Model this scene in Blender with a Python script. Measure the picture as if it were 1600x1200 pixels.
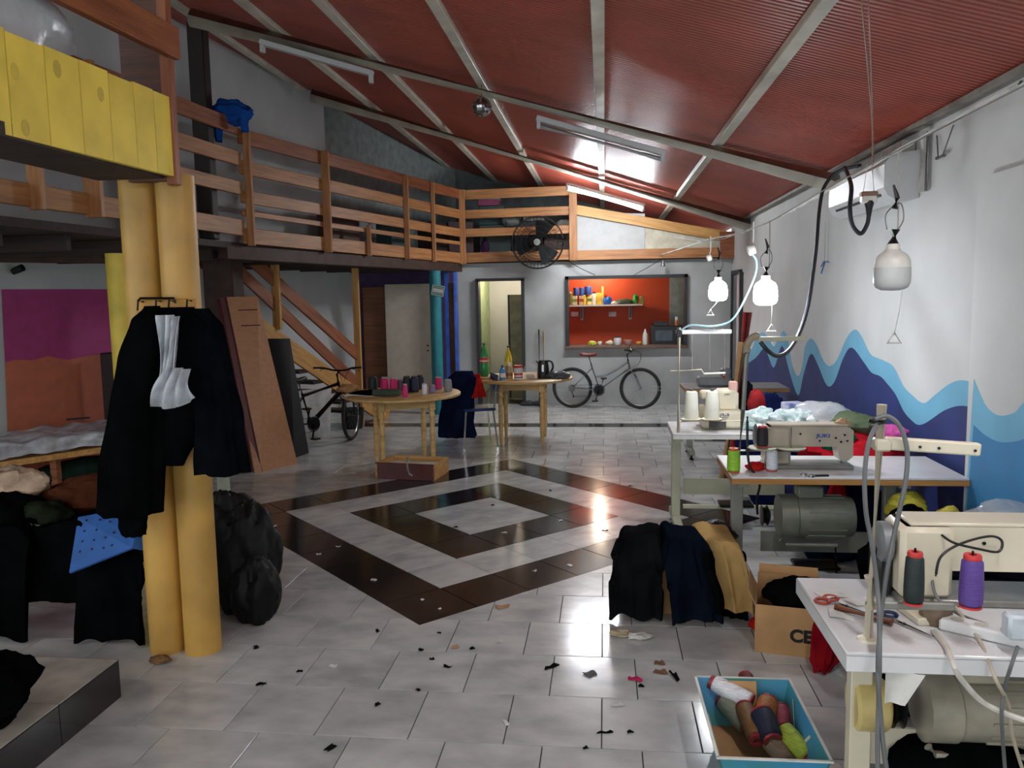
import bpy, math, random
from mathutils import Vector, Matrix, noise
R = math.radians
for o in list(bpy.data.objects): bpy.data.objects.remove(o)
SC = bpy.context.scene; COL = SC.collection
# ---------------------------------------------------------------- camera
YAW, PIT, ROL, FPX, EYE = R(6.642), R(6.299), R(-1.011), 1255.0, Vector((0, 0, 1.75))
_f = Vector((-math.sin(YAW)*math.cos(PIT), math.cos(YAW)*math.cos(PIT), -math.sin(PIT)))
_r = Vector((math.cos(YAW), math.sin(YAW), 0)); _u = _r.cross(_f)
CR = _r*math.cos(ROL) + _u*math.sin(ROL); CU = _u*math.cos(ROL) - _r*math.sin(ROL); CF = _f
cd = bpy.data.cameras.new('camera'); cam = bpy.data.objects.new('camera', cd); COL.objects.link(cam)
cd.sensor_width = 36; cd.lens = FPX/1600*36; cd.clip_start = .05
cam.matrix_world = Matrix(((CR.x, CU.x, -CF.x, EYE.x), (CR.y, CU.y, -CF.y, EYE.y), (CR.z, CU.z, -CF.z, EYE.z), (0, 0, 0, 1)))
SC.camera = cam
# ---------------------------------------------------------------- world, exposure
w = bpy.data.worlds.new('world'); SC.world = w; w.use_nodes = True
w.node_tree.nodes['Background'].inputs[0].default_value = (.90, .97, 1, 1)
w.node_tree.nodes['Background'].inputs[1].default_value = .85
SC.view_settings.view_transform = 'Standard'; SC.view_settings.look = 'None'
SC.view_settings.exposure = 1.25; SC.view_settings.gamma = 1; SC.view_settings.use_curve_mapping = False
BULB, TUBE, KITCHEN, NEAR = 68.0, 205.0, 140.0, 70.0       # lamp strengths
# ---------------------------------------------------------------- measuring helpers: a sight line met with a real plane
def sight(px, py): return CR*((px-800)/FPX) - CU*((py-600)/FPX) + CF
def F(px, py, z=0): d = sight(px, py); return EYE + d*((z-EYE.z)/d.z)
def Yp(px, py, Y): d = sight(px, py); return EYE + d*(Y/d.y)
def Xp(px, py, X): d = sight(px, py); return EYE + d*(X/d.x)
def Wp(px, py, a, b):                        # vertical plane through plan points a, b
    n = Vector((b[1]-a[1], a[0]-b[0], 0)); d = sight(px, py)
    return EYE + d*((Vector((a[0], a[1], 0))-EYE).dot(n)/d.dot(n))
def V(*a): return Vector(a)
# ---------------------------------------------------------------- materials
def lin(h):
    if isinstance(h, str):
        c = [int(h[i:i+2], 16)/255 for i in (0, 2, 4)]
        return tuple((x/12.92 if x <= .04045 else ((x+.055)/1.055)**2.4) for x in c)
    return tuple(h)
MATS = {}
def mat(name, col, rough=.6, metal=0, var=.12, scale=9, bump=0, bscale=40, emit=0, alpha=1, trans=0, coat=0, sheen=0, stretch=None, col2=None, spec=.5):
    if name in MATS: return MATS[name]
    m = bpy.data.materials.new(name); MATS[name] = m; m.use_nodes = True
    nt = m.node_tree; N = nt.nodes; L = nt.links; b = N['Principled BSDF']
    c = lin(col)
    b.inputs['Roughness'].default_value = rough; b.inputs['Metallic'].default_value = metal
    b.inputs['Alpha'].default_value = alpha; b.inputs['Transmission Weight'].default_value = trans
    b.inputs['Coat Weight'].default_value = coat; b.inputs['Sheen Weight'].default_value = sheen
    b.inputs['Specular IOR Level'].default_value = spec
    tc = N.new('ShaderNodeTexCoord'); mp = N.new('ShaderNodeMapping'); L.new(tc.outputs['Object'], mp.inputs[0])
    if stretch: mp.inputs['Scale'].default_value = stretch
    oi = N.new('ShaderNodeObjectInfo'); 
    ad = N.new('ShaderNodeVectorMath'); ad.operation = 'ADD'; L.new(mp.outputs[0], ad.inputs[0]); 
    ml = N.new('ShaderNodeMath'); ml.operation = 'MULTIPLY'; ml.inputs[1].default_value = 30; L.new(oi.outputs['Random'], ml.inputs[0]); L.new(ml.outputs[0], ad.inputs[1])
    nz = N.new('ShaderNodeTexNoise'); nz.inputs['Scale'].default_value = scale; nz.inputs['Detail'].default_value = 5; L.new(ad.outputs[0], nz.inputs['Vector'])
    mx = N.new('ShaderNodeMix'); mx.data_type = 'RGBA'
    c2 = lin(col2) if col2 else tuple(max(0, x*(1-2.2*var)) for x in c)
    c1 = c if col2 else tuple(min(1, x*(1+var)) for x in c)
    mx.inputs[6].default_value = (*c1, 1); mx.inputs[7].default_value = (*c2, 1)
    rp = N.new('ShaderNodeMapRange'); rp.inputs[1].default_value = .35; rp.inputs[2].default_value = .72; L.new(nz.outputs[0], rp.inputs[0])
    L.new(rp.outputs[0], mx.inputs[0]); L.new(mx.outputs[2], b.inputs['Base Color'])
    if bump:
        nb = N.new('ShaderNodeTexNoise'); nb.inputs['Scale'].default_value = bscale; nb.inputs['Detail'].default_value = 4; L.new(ad.outputs[0], nb.inputs['Vector'])
        bp = N.new('ShaderNodeBump'); bp.inputs['Strength'].default_value = bump; bp.inputs['Distance'].default_value = .02
        L.new(nb.outputs[0], bp.inputs['Height']); L.new(bp.outputs[0], b.inputs['Normal'])
    if emit:
        b.inputs['Emission Color'].default_value = (*c, 1); b.inputs['Emission Strength'].default_value = emit
    return m
def wood(name, col, col2, rough=.5): return mat(name, col, rough, col2=col2, scale=3.2, stretch=(.7, 9, 9), bump=.15, bscale=6)
def cloth(name, col, sheen=.0, rough=.95, var=.2): return mat(name, col, rough, var=var, scale=5, bump=.25, bscale=120, sheen=sheen, spec=0)
# ---------------------------------------------------------------- mesh builder
class MB:
    def __init__(s): s.v = []; s.f = []
    def add(s, vs, fs):
        n = len(s.v); s.v += [tuple(x) for x in vs]; s.f += [tuple(i+n for i in q) for q in fs]; return s
    def box(s, c, size, rot=0, b=0, M=None):
        hx, hy, hz = [x/2 for x in size]; b = min(b, hx*.9, hy*.9, hz*.9)
        T = M or (Matrix.Rotation(rot, 3, 'Z') if rot else Matrix.Identity(3)); c = Vector(c)
        if b <= 0:
            vs = [c+T@V(x*hx, y*hy, z*hz) for x in (-1, 1) for y in (-1, 1) for z in (-1, 1)]
            return s.add(vs, [(0, 1, 3, 2), (4, 6, 7, 5), (0, 4, 5, 1), (2, 3, 7, 6), (0, 2, 6, 4), (1, 5, 7, 3)])
        vs = []; ix = {}
        for x in (-1, 1):
            for y in (-1, 1):
                for z in (-1, 1):
                    for k in range(3):
                        p = [x*(hx-(b if k != 0 else 0)), y*(hy-(b if k != 1 else 0)), z*(hz-(b if k != 2 else 0))]
                        ix[x, y, z, k] = len(vs); vs.append(c+T@Vector(p))
        fs = []
        I = lambda x, y, z, k: ix[x, y, z, k]
        for t in (-1, 1):
            q = [I(t, -1, -1, 0), I(t, 1, -1, 0), I(t, 1, 1, 0), I(t, -1, 1, 0)]; fs.append(q if t > 0 else q[::-1])
            q = [I(-1, t, -1, 1), I(-1, t, 1, 1), I(1, t, 1, 1), I(1, t, -1, 1)]; fs.append(q if t > 0 else q[::-1])
            q = [I(-1, -1, t, 2), I(1, -1, t, 2), I(1, 1, t, 2), I(-1, 1, t, 2)]; fs.append(q if t > 0 else q[::-1])
        for a in (-1, 1):
            for d in (-1, 1):
                q = [I(a, d, -1, 0), I(a, d, -1, 1), I(a, d, 1, 1), I(a, d, 1, 0)]; fs.append(q if a*d > 0 else q[::-1])
                q = [I(a, -1, d, 0), I(a, 1, d, 0), I(a, 1, d, 2), I(a, -1, d, 2)]; fs.append(q if a*d > 0 else q[::-1])
                q = [I(-1, a, d, 1), I(-1, a, d, 2), I(1, a, d, 2), I(1, a, d, 1)]; fs.append(q if a*d > 0 else q[::-1])
                for z in (-1, 1):
                    q = [I(a, d, z, 0), I(a, d, z, 1), I(a, d, z, 2)]; fs.append(q if a*d*z > 0 else q[::-1])
        return s.add(vs, fs)
    def frame(s, d):
        d = d.normalized(); a = V(0, 0, 1) if abs(d.z) < .95 else V(1, 0, 0)
        x = d.cross(a).normalized(); return x, x.cross(d).normalized()
    def tube(s, pts, r, n=8, caps=True, closed=False):
        pts = [Vector(p) for p in pts]; m = len(pts); rr = r if isinstance(r, (list, tuple)) else [r]*m
        vs = []; px = None
        for i, p in enumerate(pts):
            if closed: d = pts[(i+1) % m]-pts[i-1]
            else: d = pts[min(i+1, m-1)]-pts[max(i-1, 0)]
            if d.length < 1e-9: d = V(0, 0, 1)
            if px is None: x, y = s.frame(d)
            else:
                dn = d.normalized(); x = px-dn*px.dot(dn)
                if x.length < 1e-6: x, y = s.frame(d)
                else: x.normalize()
                y = dn.cross(x)
            px = x
            for k in range(n):
                a = 2*math.pi*k/n; vs.append(p+(x*math.cos(a)+y*math.sin(a))*rr[i])
        fs = []
        for i in range(m if closed else m-1):
            j = (i+1) % m
            for k in range(n): fs.append((i*n+k, i*n+(k+1) % n, j*n+(k+1) % n, j*n+k))
        if caps and not closed: fs += [tuple(range(n))[::-1], tuple((m-1)*n+k for k in range(n))]
        return s.add(vs, fs)
    def cyl(s, a, b, r, r2=None, n=14): return s.tube([a, b], [r, r if r2 is None else r2], n)
    def lathe(s, prof, c=(0, 0, 0), n=18, M=None):
        T = M or Matrix.Identity(3); c = Vector(c); vs = []; fs = []; m = len(prof)
        for r, z in prof:
            for k in range(n):
                a = 2*math.pi*k/n; vs.append(c+T@V(r*math.cos(a), r*math.sin(a), z))
        for i in range(m-1):
            for k in range(n): fs.append((i*n+k, i*n+(k+1) % n, (i+1)*n+(k+1) % n, (i+1)*n+k))
        if prof[0][0] > 1e-5: fs.append(tuple(range(n))[::-1])
        if prof[-1][0] > 1e-5: fs.append(tuple((m-1)*n+k for k in range(n)))
        return s.add(vs, fs)
    def prism(s, pts, vec):
        pts = [Vector(p) for p in pts]; vec = Vector(vec); n = len(pts)
        nn = V(0, 0, 0)
        for i in range(n): nn += pts[i].cross(pts[(i+1) % n])
        if nn.dot(vec) > 0: pts = pts[::-1]
        fs = [tuple(range(n)), tuple(range(2*n-1, n-1, -1))]
        for i in range(n): j = (i+1) % n; fs.append((i, i+n, j+n, j))
        return s.add(pts+[p+vec for p in pts], fs)
    def grid(s, fn, nu, nv, cu=False):
        vs = [fn(i/(nu if cu else nu-1), j/(nv-1)) for j in range(nv) for i in range(nu)]; fs = []
        for j in range(nv-1):
            for i in range(nu if cu else nu-1):
                k = (i+1) % nu; fs.append((j*nu+i, j*nu+k, (j+1)*nu+k, (j+1)*nu+i))
        return s.add(vs, fs)
    def torus(s, c, R0, r, M=None, n=36, k=8):
        T = M or Matrix.Identity(3); c = Vector(c)
        return s.tube([c+T@V(R0*math.cos(2*math.pi*i/n), R0*math.sin(2*math.pi*i/n), 0) for i in range(n)], r, k, closed=True)
    def sheet(s, fn, nu, nv, th=.004):          # a cloth of real thickness: fn(u,v) -> point
        P = [[Vector(fn(i/(nu-1), j/(nv-1))) for i in range(nu)] for j in range(nv)]; N = []
        for j in range(nv):
            for i in range(nu):
                a = P[j][min(i+1, nu-1)]-P[j][max(i-1, 0)]; b = P[min(j+1, nv-1)][i]-P[max(j-1, 0)][i]
                x = a.cross(b); N.append(x.normalized() if x.length > 1e-9 else V(0, 0, 1))
        vs = [P[j][i] for j in range(nv) for i in range(nu)]; q = nu*nv
        vs += [vs[k]-N[k]*th for k in range(q)]; fs = []
        for j in range(nv-1):
            for i in range(nu-1):
                a, b, c, d = j*nu+i, j*nu+i+1, (j+1)*nu+i+1, (j+1)*nu+i; fs += [(a, b, c, d), (d+q, c+q, b+q, a+q)]
        rim = [i for i in range(nu)]+[j*nu+nu-1 for j in range(1, nv)]+[(nv-1)*nu+i for i in range(nu-2, -1, -1)]+[j*nu for j in range(nv-2, 0, -1)]
        for k in range(len(rim)): a, b = rim[k], rim[(k+1) % len(rim)]; fs.append((b, a, a+q, b+q))
        return s.add(vs, fs)
    def crumple(s, c, r, seed=0, amp=.3, fr=2.0, nu=40, nv=22, floor=None, sq=1.0, rot=0):
        c = Vector(c); off = V(seed*7.3, seed*3.1, seed*1.7); T = Matrix.Rotation(rot, 3, 'Z')
        def fn(u, v):
            a = 2*math.pi*u; t = math.pi*(v-.5); ct = math.cos(t)
            d = V(math.cos(a)*ct, math.sin(a)*ct, math.sin(t))
            n1 = noise.noise(d*fr*.7+off); n2 = 1-abs(noise.noise(d*fr*1.6+off))*2; n3 = 1-abs(noise.noise(d*fr*3.7+off))*2
            k = 1+amp*(n1*.9+n2*.30+n3*.08-.15)
            e = [math.copysign(abs(x)**sq, x) for x in d]
            p = c+T@V(e[0]*r[0]*k, e[1]*r[1]*k, e[2]*r[2]*k)
            if floor is not None and p.z < floor+.004: p.z = floor+.004
            return p
        return s.grid(fn, nu, nv, True)
    def garment(s, rows, seed=0, folds=7, amp=.12, n=44, m=26):   # hanging cloth: rows = (centre, rx, ry) top to bottom
        rows = [(Vector(a), b, c) for a, b, c in rows]; k = len(rows)-1
        def fn(u, v):
            t = v*k; i = min(int(t), k-1); q = t-i; q = q*q*(3-2*q)
            c = rows[i][0].lerp(rows[i+1][0], t-i); rx = rows[i][1]*(1-q)+rows[i+1][1]*q; ry = rows[i][2]*(1-q)+rows[i+1][2]*q
            a = 2*math.pi*u; w = amp*(.25+.75*v)
            g = 1+w*math.sin(folds*a+seed*2+v*1.5)+w*.7*math.sin((folds*2+1)*a+seed-v*2)+.22*noise.noise(V(math.cos(a)*1.5+seed, math.sin(a)*1.5, v*3.4))
            hem = .02*noise.noise(V(a*1.3, seed, 0)) if v > .97 else 0
            return c+V(math.cos(a)*rx*g, math.sin(a)*ry*g, hem)
        s.grid(fn, n, m, True); q = len(s.v)
        s.f.append(tuple(range(q-n*m, q-n*m+n))[::-1]); s.f.append(tuple(range(q-n, q))); return s
    def build(s, name, m, parent=None, loc=None, ang=38, flat=False):
        base = WL[parent.name] if parent else (Vector(loc) if loc is not None else V(0, 0, 0))
        me = bpy.data.meshes.new(name); me.from_pydata([(x-base.x, y-base.y, z-base.z) for x, y, z in s.v], [], s.f)
        me.validate(); me.materials.append(m)
        if not flat: me.shade_smooth(); me.set_sharp_from_angle(angle=R(ang))
        o = bpy.data.objects.new(name, me); COL.objects.link(o)
        if parent: o.parent = parent
        else: o.location = base
        WL[o.name] = base.copy(); return o
WL = {}
def tag(o, label, cat, group=None):
    o['label'] = label; o['category'] = cat
    if group: o['group'] = group
    return o
def thing(name, label, cat, loc, group=None, rz=0):
    o = bpy.data.objects.new(name, None); COL.objects.link(o); o.empty_display_size = .1
    o.location = loc; o.rotation_euler = (0, 0, rz); WL[o.name] = Vector(loc) if rz == 0 else V(0, 0, 0)
    if rz: WL[o.name] = V(0, 0, 0)          # parts of a turned thing are built in its own axes
    return tag(o, label, cat, group)
def local(name, label, cat, loc, rz=0, group=None):
    o = thing(name, label, cat, loc, group); o.rotation_euler = (0, 0, rz); WL[o.name] = V(0, 0, 0); return o
def struct(mb, name, m, parent=None, **k):
    o = mb.build(name, m, parent, **k)
    if not parent: o['kind'] = 'structure'
    return o
def frame_group(name, loc=(0, 0, 0)):
    o = bpy.data.objects.new(name, None); COL.objects.link(o); o.location = loc; o['kind'] = 'structure'; WL[o.name] = Vector(loc); return o
def dup(root, loc, rz=None, label=None, group=None, mats=None):
    def cp(o, par):
        c = o.copy(); COL.objects.link(c); c.parent = par
        for ch in o.children: cp(ch, c)
        return c
    r = cp(root, None); r.location = loc
    if rz is not None: r.rotation_euler[2] = rz
    if label: r['label'] = label
    if group: r['group'] = group
    return r
def plank(name, p0, p1, wd, ht, m, parent=None, b=.004, roll=0, label=None):   # a board with its grain along its own x
    p0, p1 = Vector(p0), Vector(p1); d = p1-p0; L = d.length; x = d.normalized()
    up = V(0, 0, 1) if abs(x.z) < .95 else V(0, 1, 0)
    y = up.cross(x).normalized(); z = x.cross(y)
    M = Matrix((x, y, z)).transposed()
    if roll: M = M @ Matrix.Rotation(roll, 3, 'X')
    me = MB().box((0, 0, 0), (L, wd, ht), b=b); mesh = bpy.data.meshes.new(name); mesh.from_pydata(me.v, [], me.f); mesh.materials.append(m)
    o = bpy.data.objects.new(name, mesh); COL.objects.link(o)
    base = WL[parent.name] if parent else V(0, 0, 0)
    o.matrix_local = Matrix.Translation((p0+p1)/2-base) @ M.to_4x4()
    if parent: o.parent = parent
    WL[o.name] = (p0+p1)/2
    if label: o['label'] = label
    return o
def text(name, body, size, m, parent, loc, rot, depth=.001, bold=.0):
    cu = bpy.data.curves.new(name, 'FONT'); cu.body = body; cu.size = size; cu.extrude = depth; cu.align_x = 'CENTER'; cu.align_y = 'CENTER'; cu.offset = size*bold
    t = bpy.data.objects.new(name, cu); me = bpy.data.meshes.new_from_object(t); bpy.data.objects.remove(t); me.materials.append(m)
    o = bpy.data.objects.new(name, me); COL.objects.link(o); o.parent = parent
    o.location = Vector(loc)-WL[parent.name]; o.rotation_euler = rot; return o
def bez(pts, n=10):      # smooth curve through points
    pts = [Vector(p) for p in pts]; out = []
    for i in range(len(pts)-1):
        a, b, c, d = pts[max(i-1, 0)], pts[i], pts[i+1], pts[min(i+2, len(pts)-1)]
        for k in range(n):
            t = k/n; out.append(.5*((2*b)+(c-a)*t+(2*a-5*b+4*c-d)*t*t+(3*b-a-3*c+d)*t**3))
    return out+[pts[-1]]
# ---------------------------------------------------------------- palette
WHITE = mat('white_paint', 'c9cbca', .75, var=.05, scale=1.6, bump=.08, bscale=14)
GREYW = mat('grey_plaster', 'bcbfbf', .8, var=.08, scale=1.3, bump=.1, bscale=10)
RED = mat('ceiling_red', 'a04a3a', .40, var=.08, scale=2.5)
IVORY = mat('ivory_steel', 'c9c4b4', .45, var=.1, scale=5)
PINE = wood('pine', 'b5804d', '8a5730'); PINE2 = wood('pine_light', 'cfa05c', 'ac783c'); PINED = wood('pine_reddish', '9a5a34', '6d3a1e')
DARKW = wood('dark_timber', '3b2b23', '261b16', .7)
YEL = mat('yellow_paint', 'ecd052', .5, var=.1, scale=4, bump=.05); YELCOL = mat('ochre_column_paint', 'c4984a', .45, var=.13, scale=3, bump=.04)
STEELB = mat('brown_steel', '46342b', .6, var=.15, spec=.3); BLACK = mat('black_plastic', '151515', .4, var=.1); BLACKM = mat('black_metal', '1b1b1c', .35, .6, var=.1)
CHROME = mat('chrome', 'b9b9b9', .22, 1, var=.05); GREYM = mat('grey_metal', '7d7f7e', .4, .7, var=.1)
CREAM = mat('cream_enamel', 'd9d0b8', .35, var=.06, scale=4); CREAMG = mat('grey_green_enamel', 'b9baa2', .45, var=.08, scale=4)
WLAM = mat('white_laminate', 'dcdcdc', .25, var=.05, scale=4); EDGE = wood('table_edge', 'b98648', '8e6130')
BLKC = cloth('black_cloth', '0a0b0c'); NAVY = cloth('navy_cloth', '141d36')
CARD = mat('cardboard', 'b28a5c', .85, var=.1, scale=6, bump=.1)
PLASTIC = mat('clear_plastic', 'd8dcdf', .22, var=.04, alpha=.42, bump=.5, bscale=9, spec=.8)
MILKY = mat('milky_plastic', 'c9cdd0', .25, var=.06, alpha=.7, bump=.5, bscale=9, spec=.8)
ZC = lambda X, zr=2.74: zr+.285*(1.95-X)          # underside of the sloping roof
# ================================================================ FLOOR
XW, YB = 1.95, 12.73
TILE = mat('marble_tile', 'c4c5c2', .17, col2='9ea0a0', scale=4.0, stretch=(1, 1.5, 1), bump=.02, bscale=8)
TILEB = mat('black_tile', '241f1d', .14, var=.2, scale=5)
GROUT = mat('grout', '4b4b49', .8)
floor = struct(MB().box((-3, 6, -.06), (13, 21, .1)), 'floor', GROUT)
tiles = []                                   # (distance, polygon, black)
DC, DS = V(-.995, 6.25), .388
dia = [(DC[0], DC[1]-2.195), (DC[0]+2.195, DC[1]), (DC[0], DC[1]+2.195), (DC[0]-2.195, DC[1])]
def clip(poly, a, b, inside):
    out = []; nx, ny = -(b[1]-a[1]), b[0]-a[0]; sg = 1 if inside else -1
    s = lambda p: sg*((p[0]-a[0])*nx+(p[1]-a[1])*ny)
    for i in range(len(poly)):
        p, q = poly[i], poly[(i+1) % len(poly)]; sp, sq = s(p), s(q)
        if sp >= 0: out.append(p)
        if (sp > 0) != (sq > 0) and abs(sp-sq) > 1e-9: t = sp/(sp-sq); out.append((p[0]+(q[0]-p[0])*t, p[1]+(q[1]-p[1])*t))
    return out
def area(p): return abs(sum(p[i][0]*p[(i+1) % len(p)][1]-p[(i+1) % len(p)][0]*p[i][1] for i in range(len(p))))/2
TX, TY, G = .385, .395, .0022
def infr(x, y):
    d = V(x, y, 0)-EYE; k = d.dot(CF)
    if k < .3: return False
    u, v = 800+FPX*d.dot(CR)/k, 600-FPX*d.dot(CU)/k; return -150 < u < 1750 and v < 1330
full = []; cut = []
for r in range(-7, 27):
    y0 = 2.955+r*TY; off = -.02 if r % 2 == 0 else .135
    if y0 > 12.7: continue
    for c in range(-19, 7):
        x0 = off+c*TX; x1 = min(x0+TX, XW); 
        if x0 > XW-.02 or x0 < -6.6: continue
        poly = [(x0+G, y0+G), (x1-G, y0+G), (x1-G, y0+TY-G), (x0+G, y0+TY-G)]
        if 10.6 < y0+TY/2 < 10.95: continue
        pieces = [poly]; rest = []
        cur = poly
        for i in range(4):
            a, b = dia[i], dia[(i+1) % 4]
            o = clip(cur, a, b, False)
            if len(o) > 2 and area(o) > 2e-4: rest.append(o)
            cur = clip(cur, a, b, True)
            if len(cur) < 3: break
        if len(cur) < 3 or area(cur) < 1e-5: full.append((x0, y0, x1))
        elif rest: cut.append((x0, y0, rest))
def tprism(mb, poly, z0=-.012, z1=0): mb.prism([(x, y, z0) for x, y in poly], (0, 0, z1-z0))
t0 = MB().box((0, 0, -.006), (TX-2*G, TY-2*G, .012), b=.0015); tme = bpy.data.meshes.new('floor_tile'); tme.from_pydata(t0.v, [], t0.f); tme.materials.append(TILE)
vis = sorted([((x0+TX/2)**2+(y0+TY/2)**2, x0, y0, x1) for x0, y0, x1 in full if infr(x0+TX/2, y0+TY/2) and x1-x0 > TX-.001])
near = set((x, y) for _, x, y, _ in vis[:215])
rest_mb = MB()
for x0, y0, x1 in full:
    if (x0, y0) in near:
        o = bpy.data.objects.new('floor_tile', tme); COL.objects.link(o); o.location = (x0+TX/2, y0+TY/2, 0); o.parent = floor
    else: rest_mb.box(((x0+x1)/2, y0+TY/2, -.006), (x1-x0-2*G, TY-2*G, .012))
for x0, y0, rest in cut:
    m = MB()
    for p in rest: tprism(m, p)
    o = m.build('floor_tile', TILE, floor, flat=True)
o = rest_mb.build('far_floor_tiles', TILE, floor, flat=True); o['kind'] = 'stuff'
st = MB()
for c in range(-17, 6): 
    x0 = .1+c*TX; st = MB().box((x0+TX/2, 10.705, -.006), (TX-2*G, .295, .012)) if x0+TX < XW else MB().box(((x0+XW)/2, 10.705, -.006), (XW-x0-G, .295, .012))
    if x0 < XW-.05: st.build('stripe_tile', TILEB, floor, flat=True)
MB().box((-2.5, 10.506, -.0062), (8.85, .088, .012)).build('stripe_edge', TILE, floor, flat=True)
dm = {}
for k, m in (('w', TILE), ('b', TILEB)):
    b = MB().box((0, 0, -.006), (DS-2*G, DS-2*G, .012), b=.0015); me = bpy.data.meshes.new('diamond_tile'); me.from_pydata(b.v, [], b.f); me.materials.append(m); dm[k] = me
for i in range(8):
    for j in range(8):
        ring = min(i, j, 7-i, 7-j); u, v = (i-3.5)*DS, (j-3.5)*DS; c = math.sqrt(.5)
        o = bpy.data.objects.new('diamond_tile', dm['b' if ring % 2 == 0 else 'w']); COL.objects.link(o); o.parent = floor
        o.location = (DC[0]+(u-v)*c, DC[1]+(u+v)*c, 0); o.rotation_euler = (0, 0, R(45))
# low step at the left
step = frame_group('floor_step', (-2.16, 3.2, 0))
MB().box((-3.66, 1.7, .075), (2.99, 2.99, .15)).build('step_core', GROUT, step)
for k in range(4): MB().box((-2.158, 3.19-.2-.398*k, .083), (.012, .394, .166)).build('riser_tile', TILEB, step, flat=True)
for k in range(6): MB().box((-2.16-.2-.398*k, 3.198, .083), (.394, .012, .166)).build('riser_tile', TILEB, step, flat=True)
TILEW = mat('cream_marble_tile', 'bdb5a8', .2, col2='8d8880', scale=4.5)
for i in range(6):
    for j in range(5): MB().box((-2.355-.394*i, 3.0-.394*j, .16), (.39, .39, .02), b=.001).build('step_tile', TILEW, step, flat=True)
# ================================================================ WALLS
wr = struct(MB().box((2.03, 4.8, 1.45), (.16, 16.2, 2.9)), 'wall_right', WHITE)
LBLUE = mat('mural_light_blue', '6fb0cf', .6, var=.06, scale=3); NBLUE = mat('mural_navy', '243470', .6, var=.12, scale=3); MBLUE = mat('mural_blue', '3d86bb', .6, var=.08, scale=2); TBLUE = mat('mural_teal_blue', '3f7fa8', .6, var=.08, scale=2)
def mural(px, X, m, th, name='mural_wave', zb=0.0, sm=4):
    pts = [Xp(x, y, X) for x, y in px]; c = bez(pts, sm)
    poly = [V(X, c[0].y, zb)]+[V(X, p.y, p.z) for p in c]+[V(X, c[-1].y, zb)]
    return MB().prism(poly, (-th, 0, 0)).build(name, m, wr, flat=True)
mural([(1150, 560), (1170, 552), (1182, 528), (1192, 519), (1202, 530), (1209, 541), (1216, 530), (1224, 517), (1231, 530), (1238, 570), (1247, 588), (1254, 570), (1258, 542), (1267, 529), (1277, 540), (1286, 562), (1296, 572), (1308, 562), (1322, 530), (1335, 515), (1346, 525), (1360, 553), (1378, 562), (1396, 573), (1411, 602), (1425, 617), (1443, 630), (1460, 618), (1482, 601), (1503, 594), (1530, 602), (1550, 620)], XW, LBLUE, .0015)
mural([(1150, 580), (1180, 560), (1195, 545), (1209, 575), (1222, 540), (1232, 575), (1247, 618), (1256, 585), (1267, 553), (1278, 570), (1292, 602), (1304, 597), (1318, 560), (1331, 543), (1350, 566), (1362, 582), (1376, 588), (1387, 600), (1400, 617), (1412, 642), (1425, 657), (1436, 664), (1450, 659), (1475, 642), (1500, 634), (1527, 638)], XW, NBLUE, .003)
# shallow pilaster nearer the camera
pil = frame_group('wall_pilaster', (XW, 4.42, 0))
MB().box((1.925, 1.42, 1.15), (.07, 6.0, 2.3)).build('plaster_panel', WHITE, pil)
for px, m, th in (([(1522, 592), (1531, 614), (1542, 636), (1560, 649), (1585, 645), (1605, 625), (1660, 600), (1800, 640)], LBLUE, .0015), ([(1522, 664), (1537, 678), (1560, 690), (1585, 690), (1605, 684), (1660, 660), (1800, 720)], MBLUE, .003)):
    pts = bez([Xp(x, y, 1.89) for x, y in px], 4); a = 4.419
    MB().prism([V(1.89, a, 0)]+[V(1.89, min(a, p.y), p.z) for p in pts]+[V(1.89, pts[-1].y, 0)], (-th, 0, 0)).build('mural_wave', m, pil, flat=True)
# back wall with a doorway and a serving hatch
DIRTY = mat('back_wall_paint', 'b9bbba', .75, col2='8f908d', scale=1.1, bump=.1, bscale=10)
wb = MB(); t = .15; yc = YB+t/2
def seg(x0, x1, z0, z1): wb.box(((x0+x1)/2, yc, (z0+z1)/2), (x1-x0, t, z1-z0))
seg(-2.35, -2.0, 0, 2.27); seg(-2.0, -1.28, 1.985, 2.27); seg(-1.28, -.58, 0, 2.27); seg(-.58, 1.24, 0, .93); seg(-.58, 1.24, 2.0, 2.27); seg(1.24, XW, 0, 2.27)
wback = struct(wb, 'wall_back', DIRTY, flat=True)
PURP = mat('purple_paint', '4a3560', .7); wp = MB().box((-3.2, yc+.02, 1.13), (1.7, t, 2.26)); struct(wp, 'wall_back_purple', PURP)
FR = mat('dark_frame', '26282a', .5)
d1 = frame_group('door_1', (-1.64, YB, 0))
for a, b in ((V(-2.0, YB, 0), V(-2.0, YB, 2.0)), (V(-1.28, YB, 0), V(-1.28, YB, 2.0))): MB().box((a+b)/2, (.045, .2, 2.0)).build('door_jamb', FR, d1)
MB().box((-1.64, YB, 2.0), (.77, .2, .045)).build('door_head', FR, d1)
w1 = frame_group('window_1', (.33, YB, .93))
for x in (-.585, 1.245): MB().box((x, YB+.03, 1.465), (.05, .2, 1.12)).build('hatch_frame', FR, w1)
MB().box((.33, YB+.03, 2.005), (1.88, .2, .05)).build('hatch_frame', FR, w1)
MB().box((.33, YB+.05, .915), (1.9, .32, .04), b=.006).build('hatch_sill', mat('sill', '6a5346', .6), w1)
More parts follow.
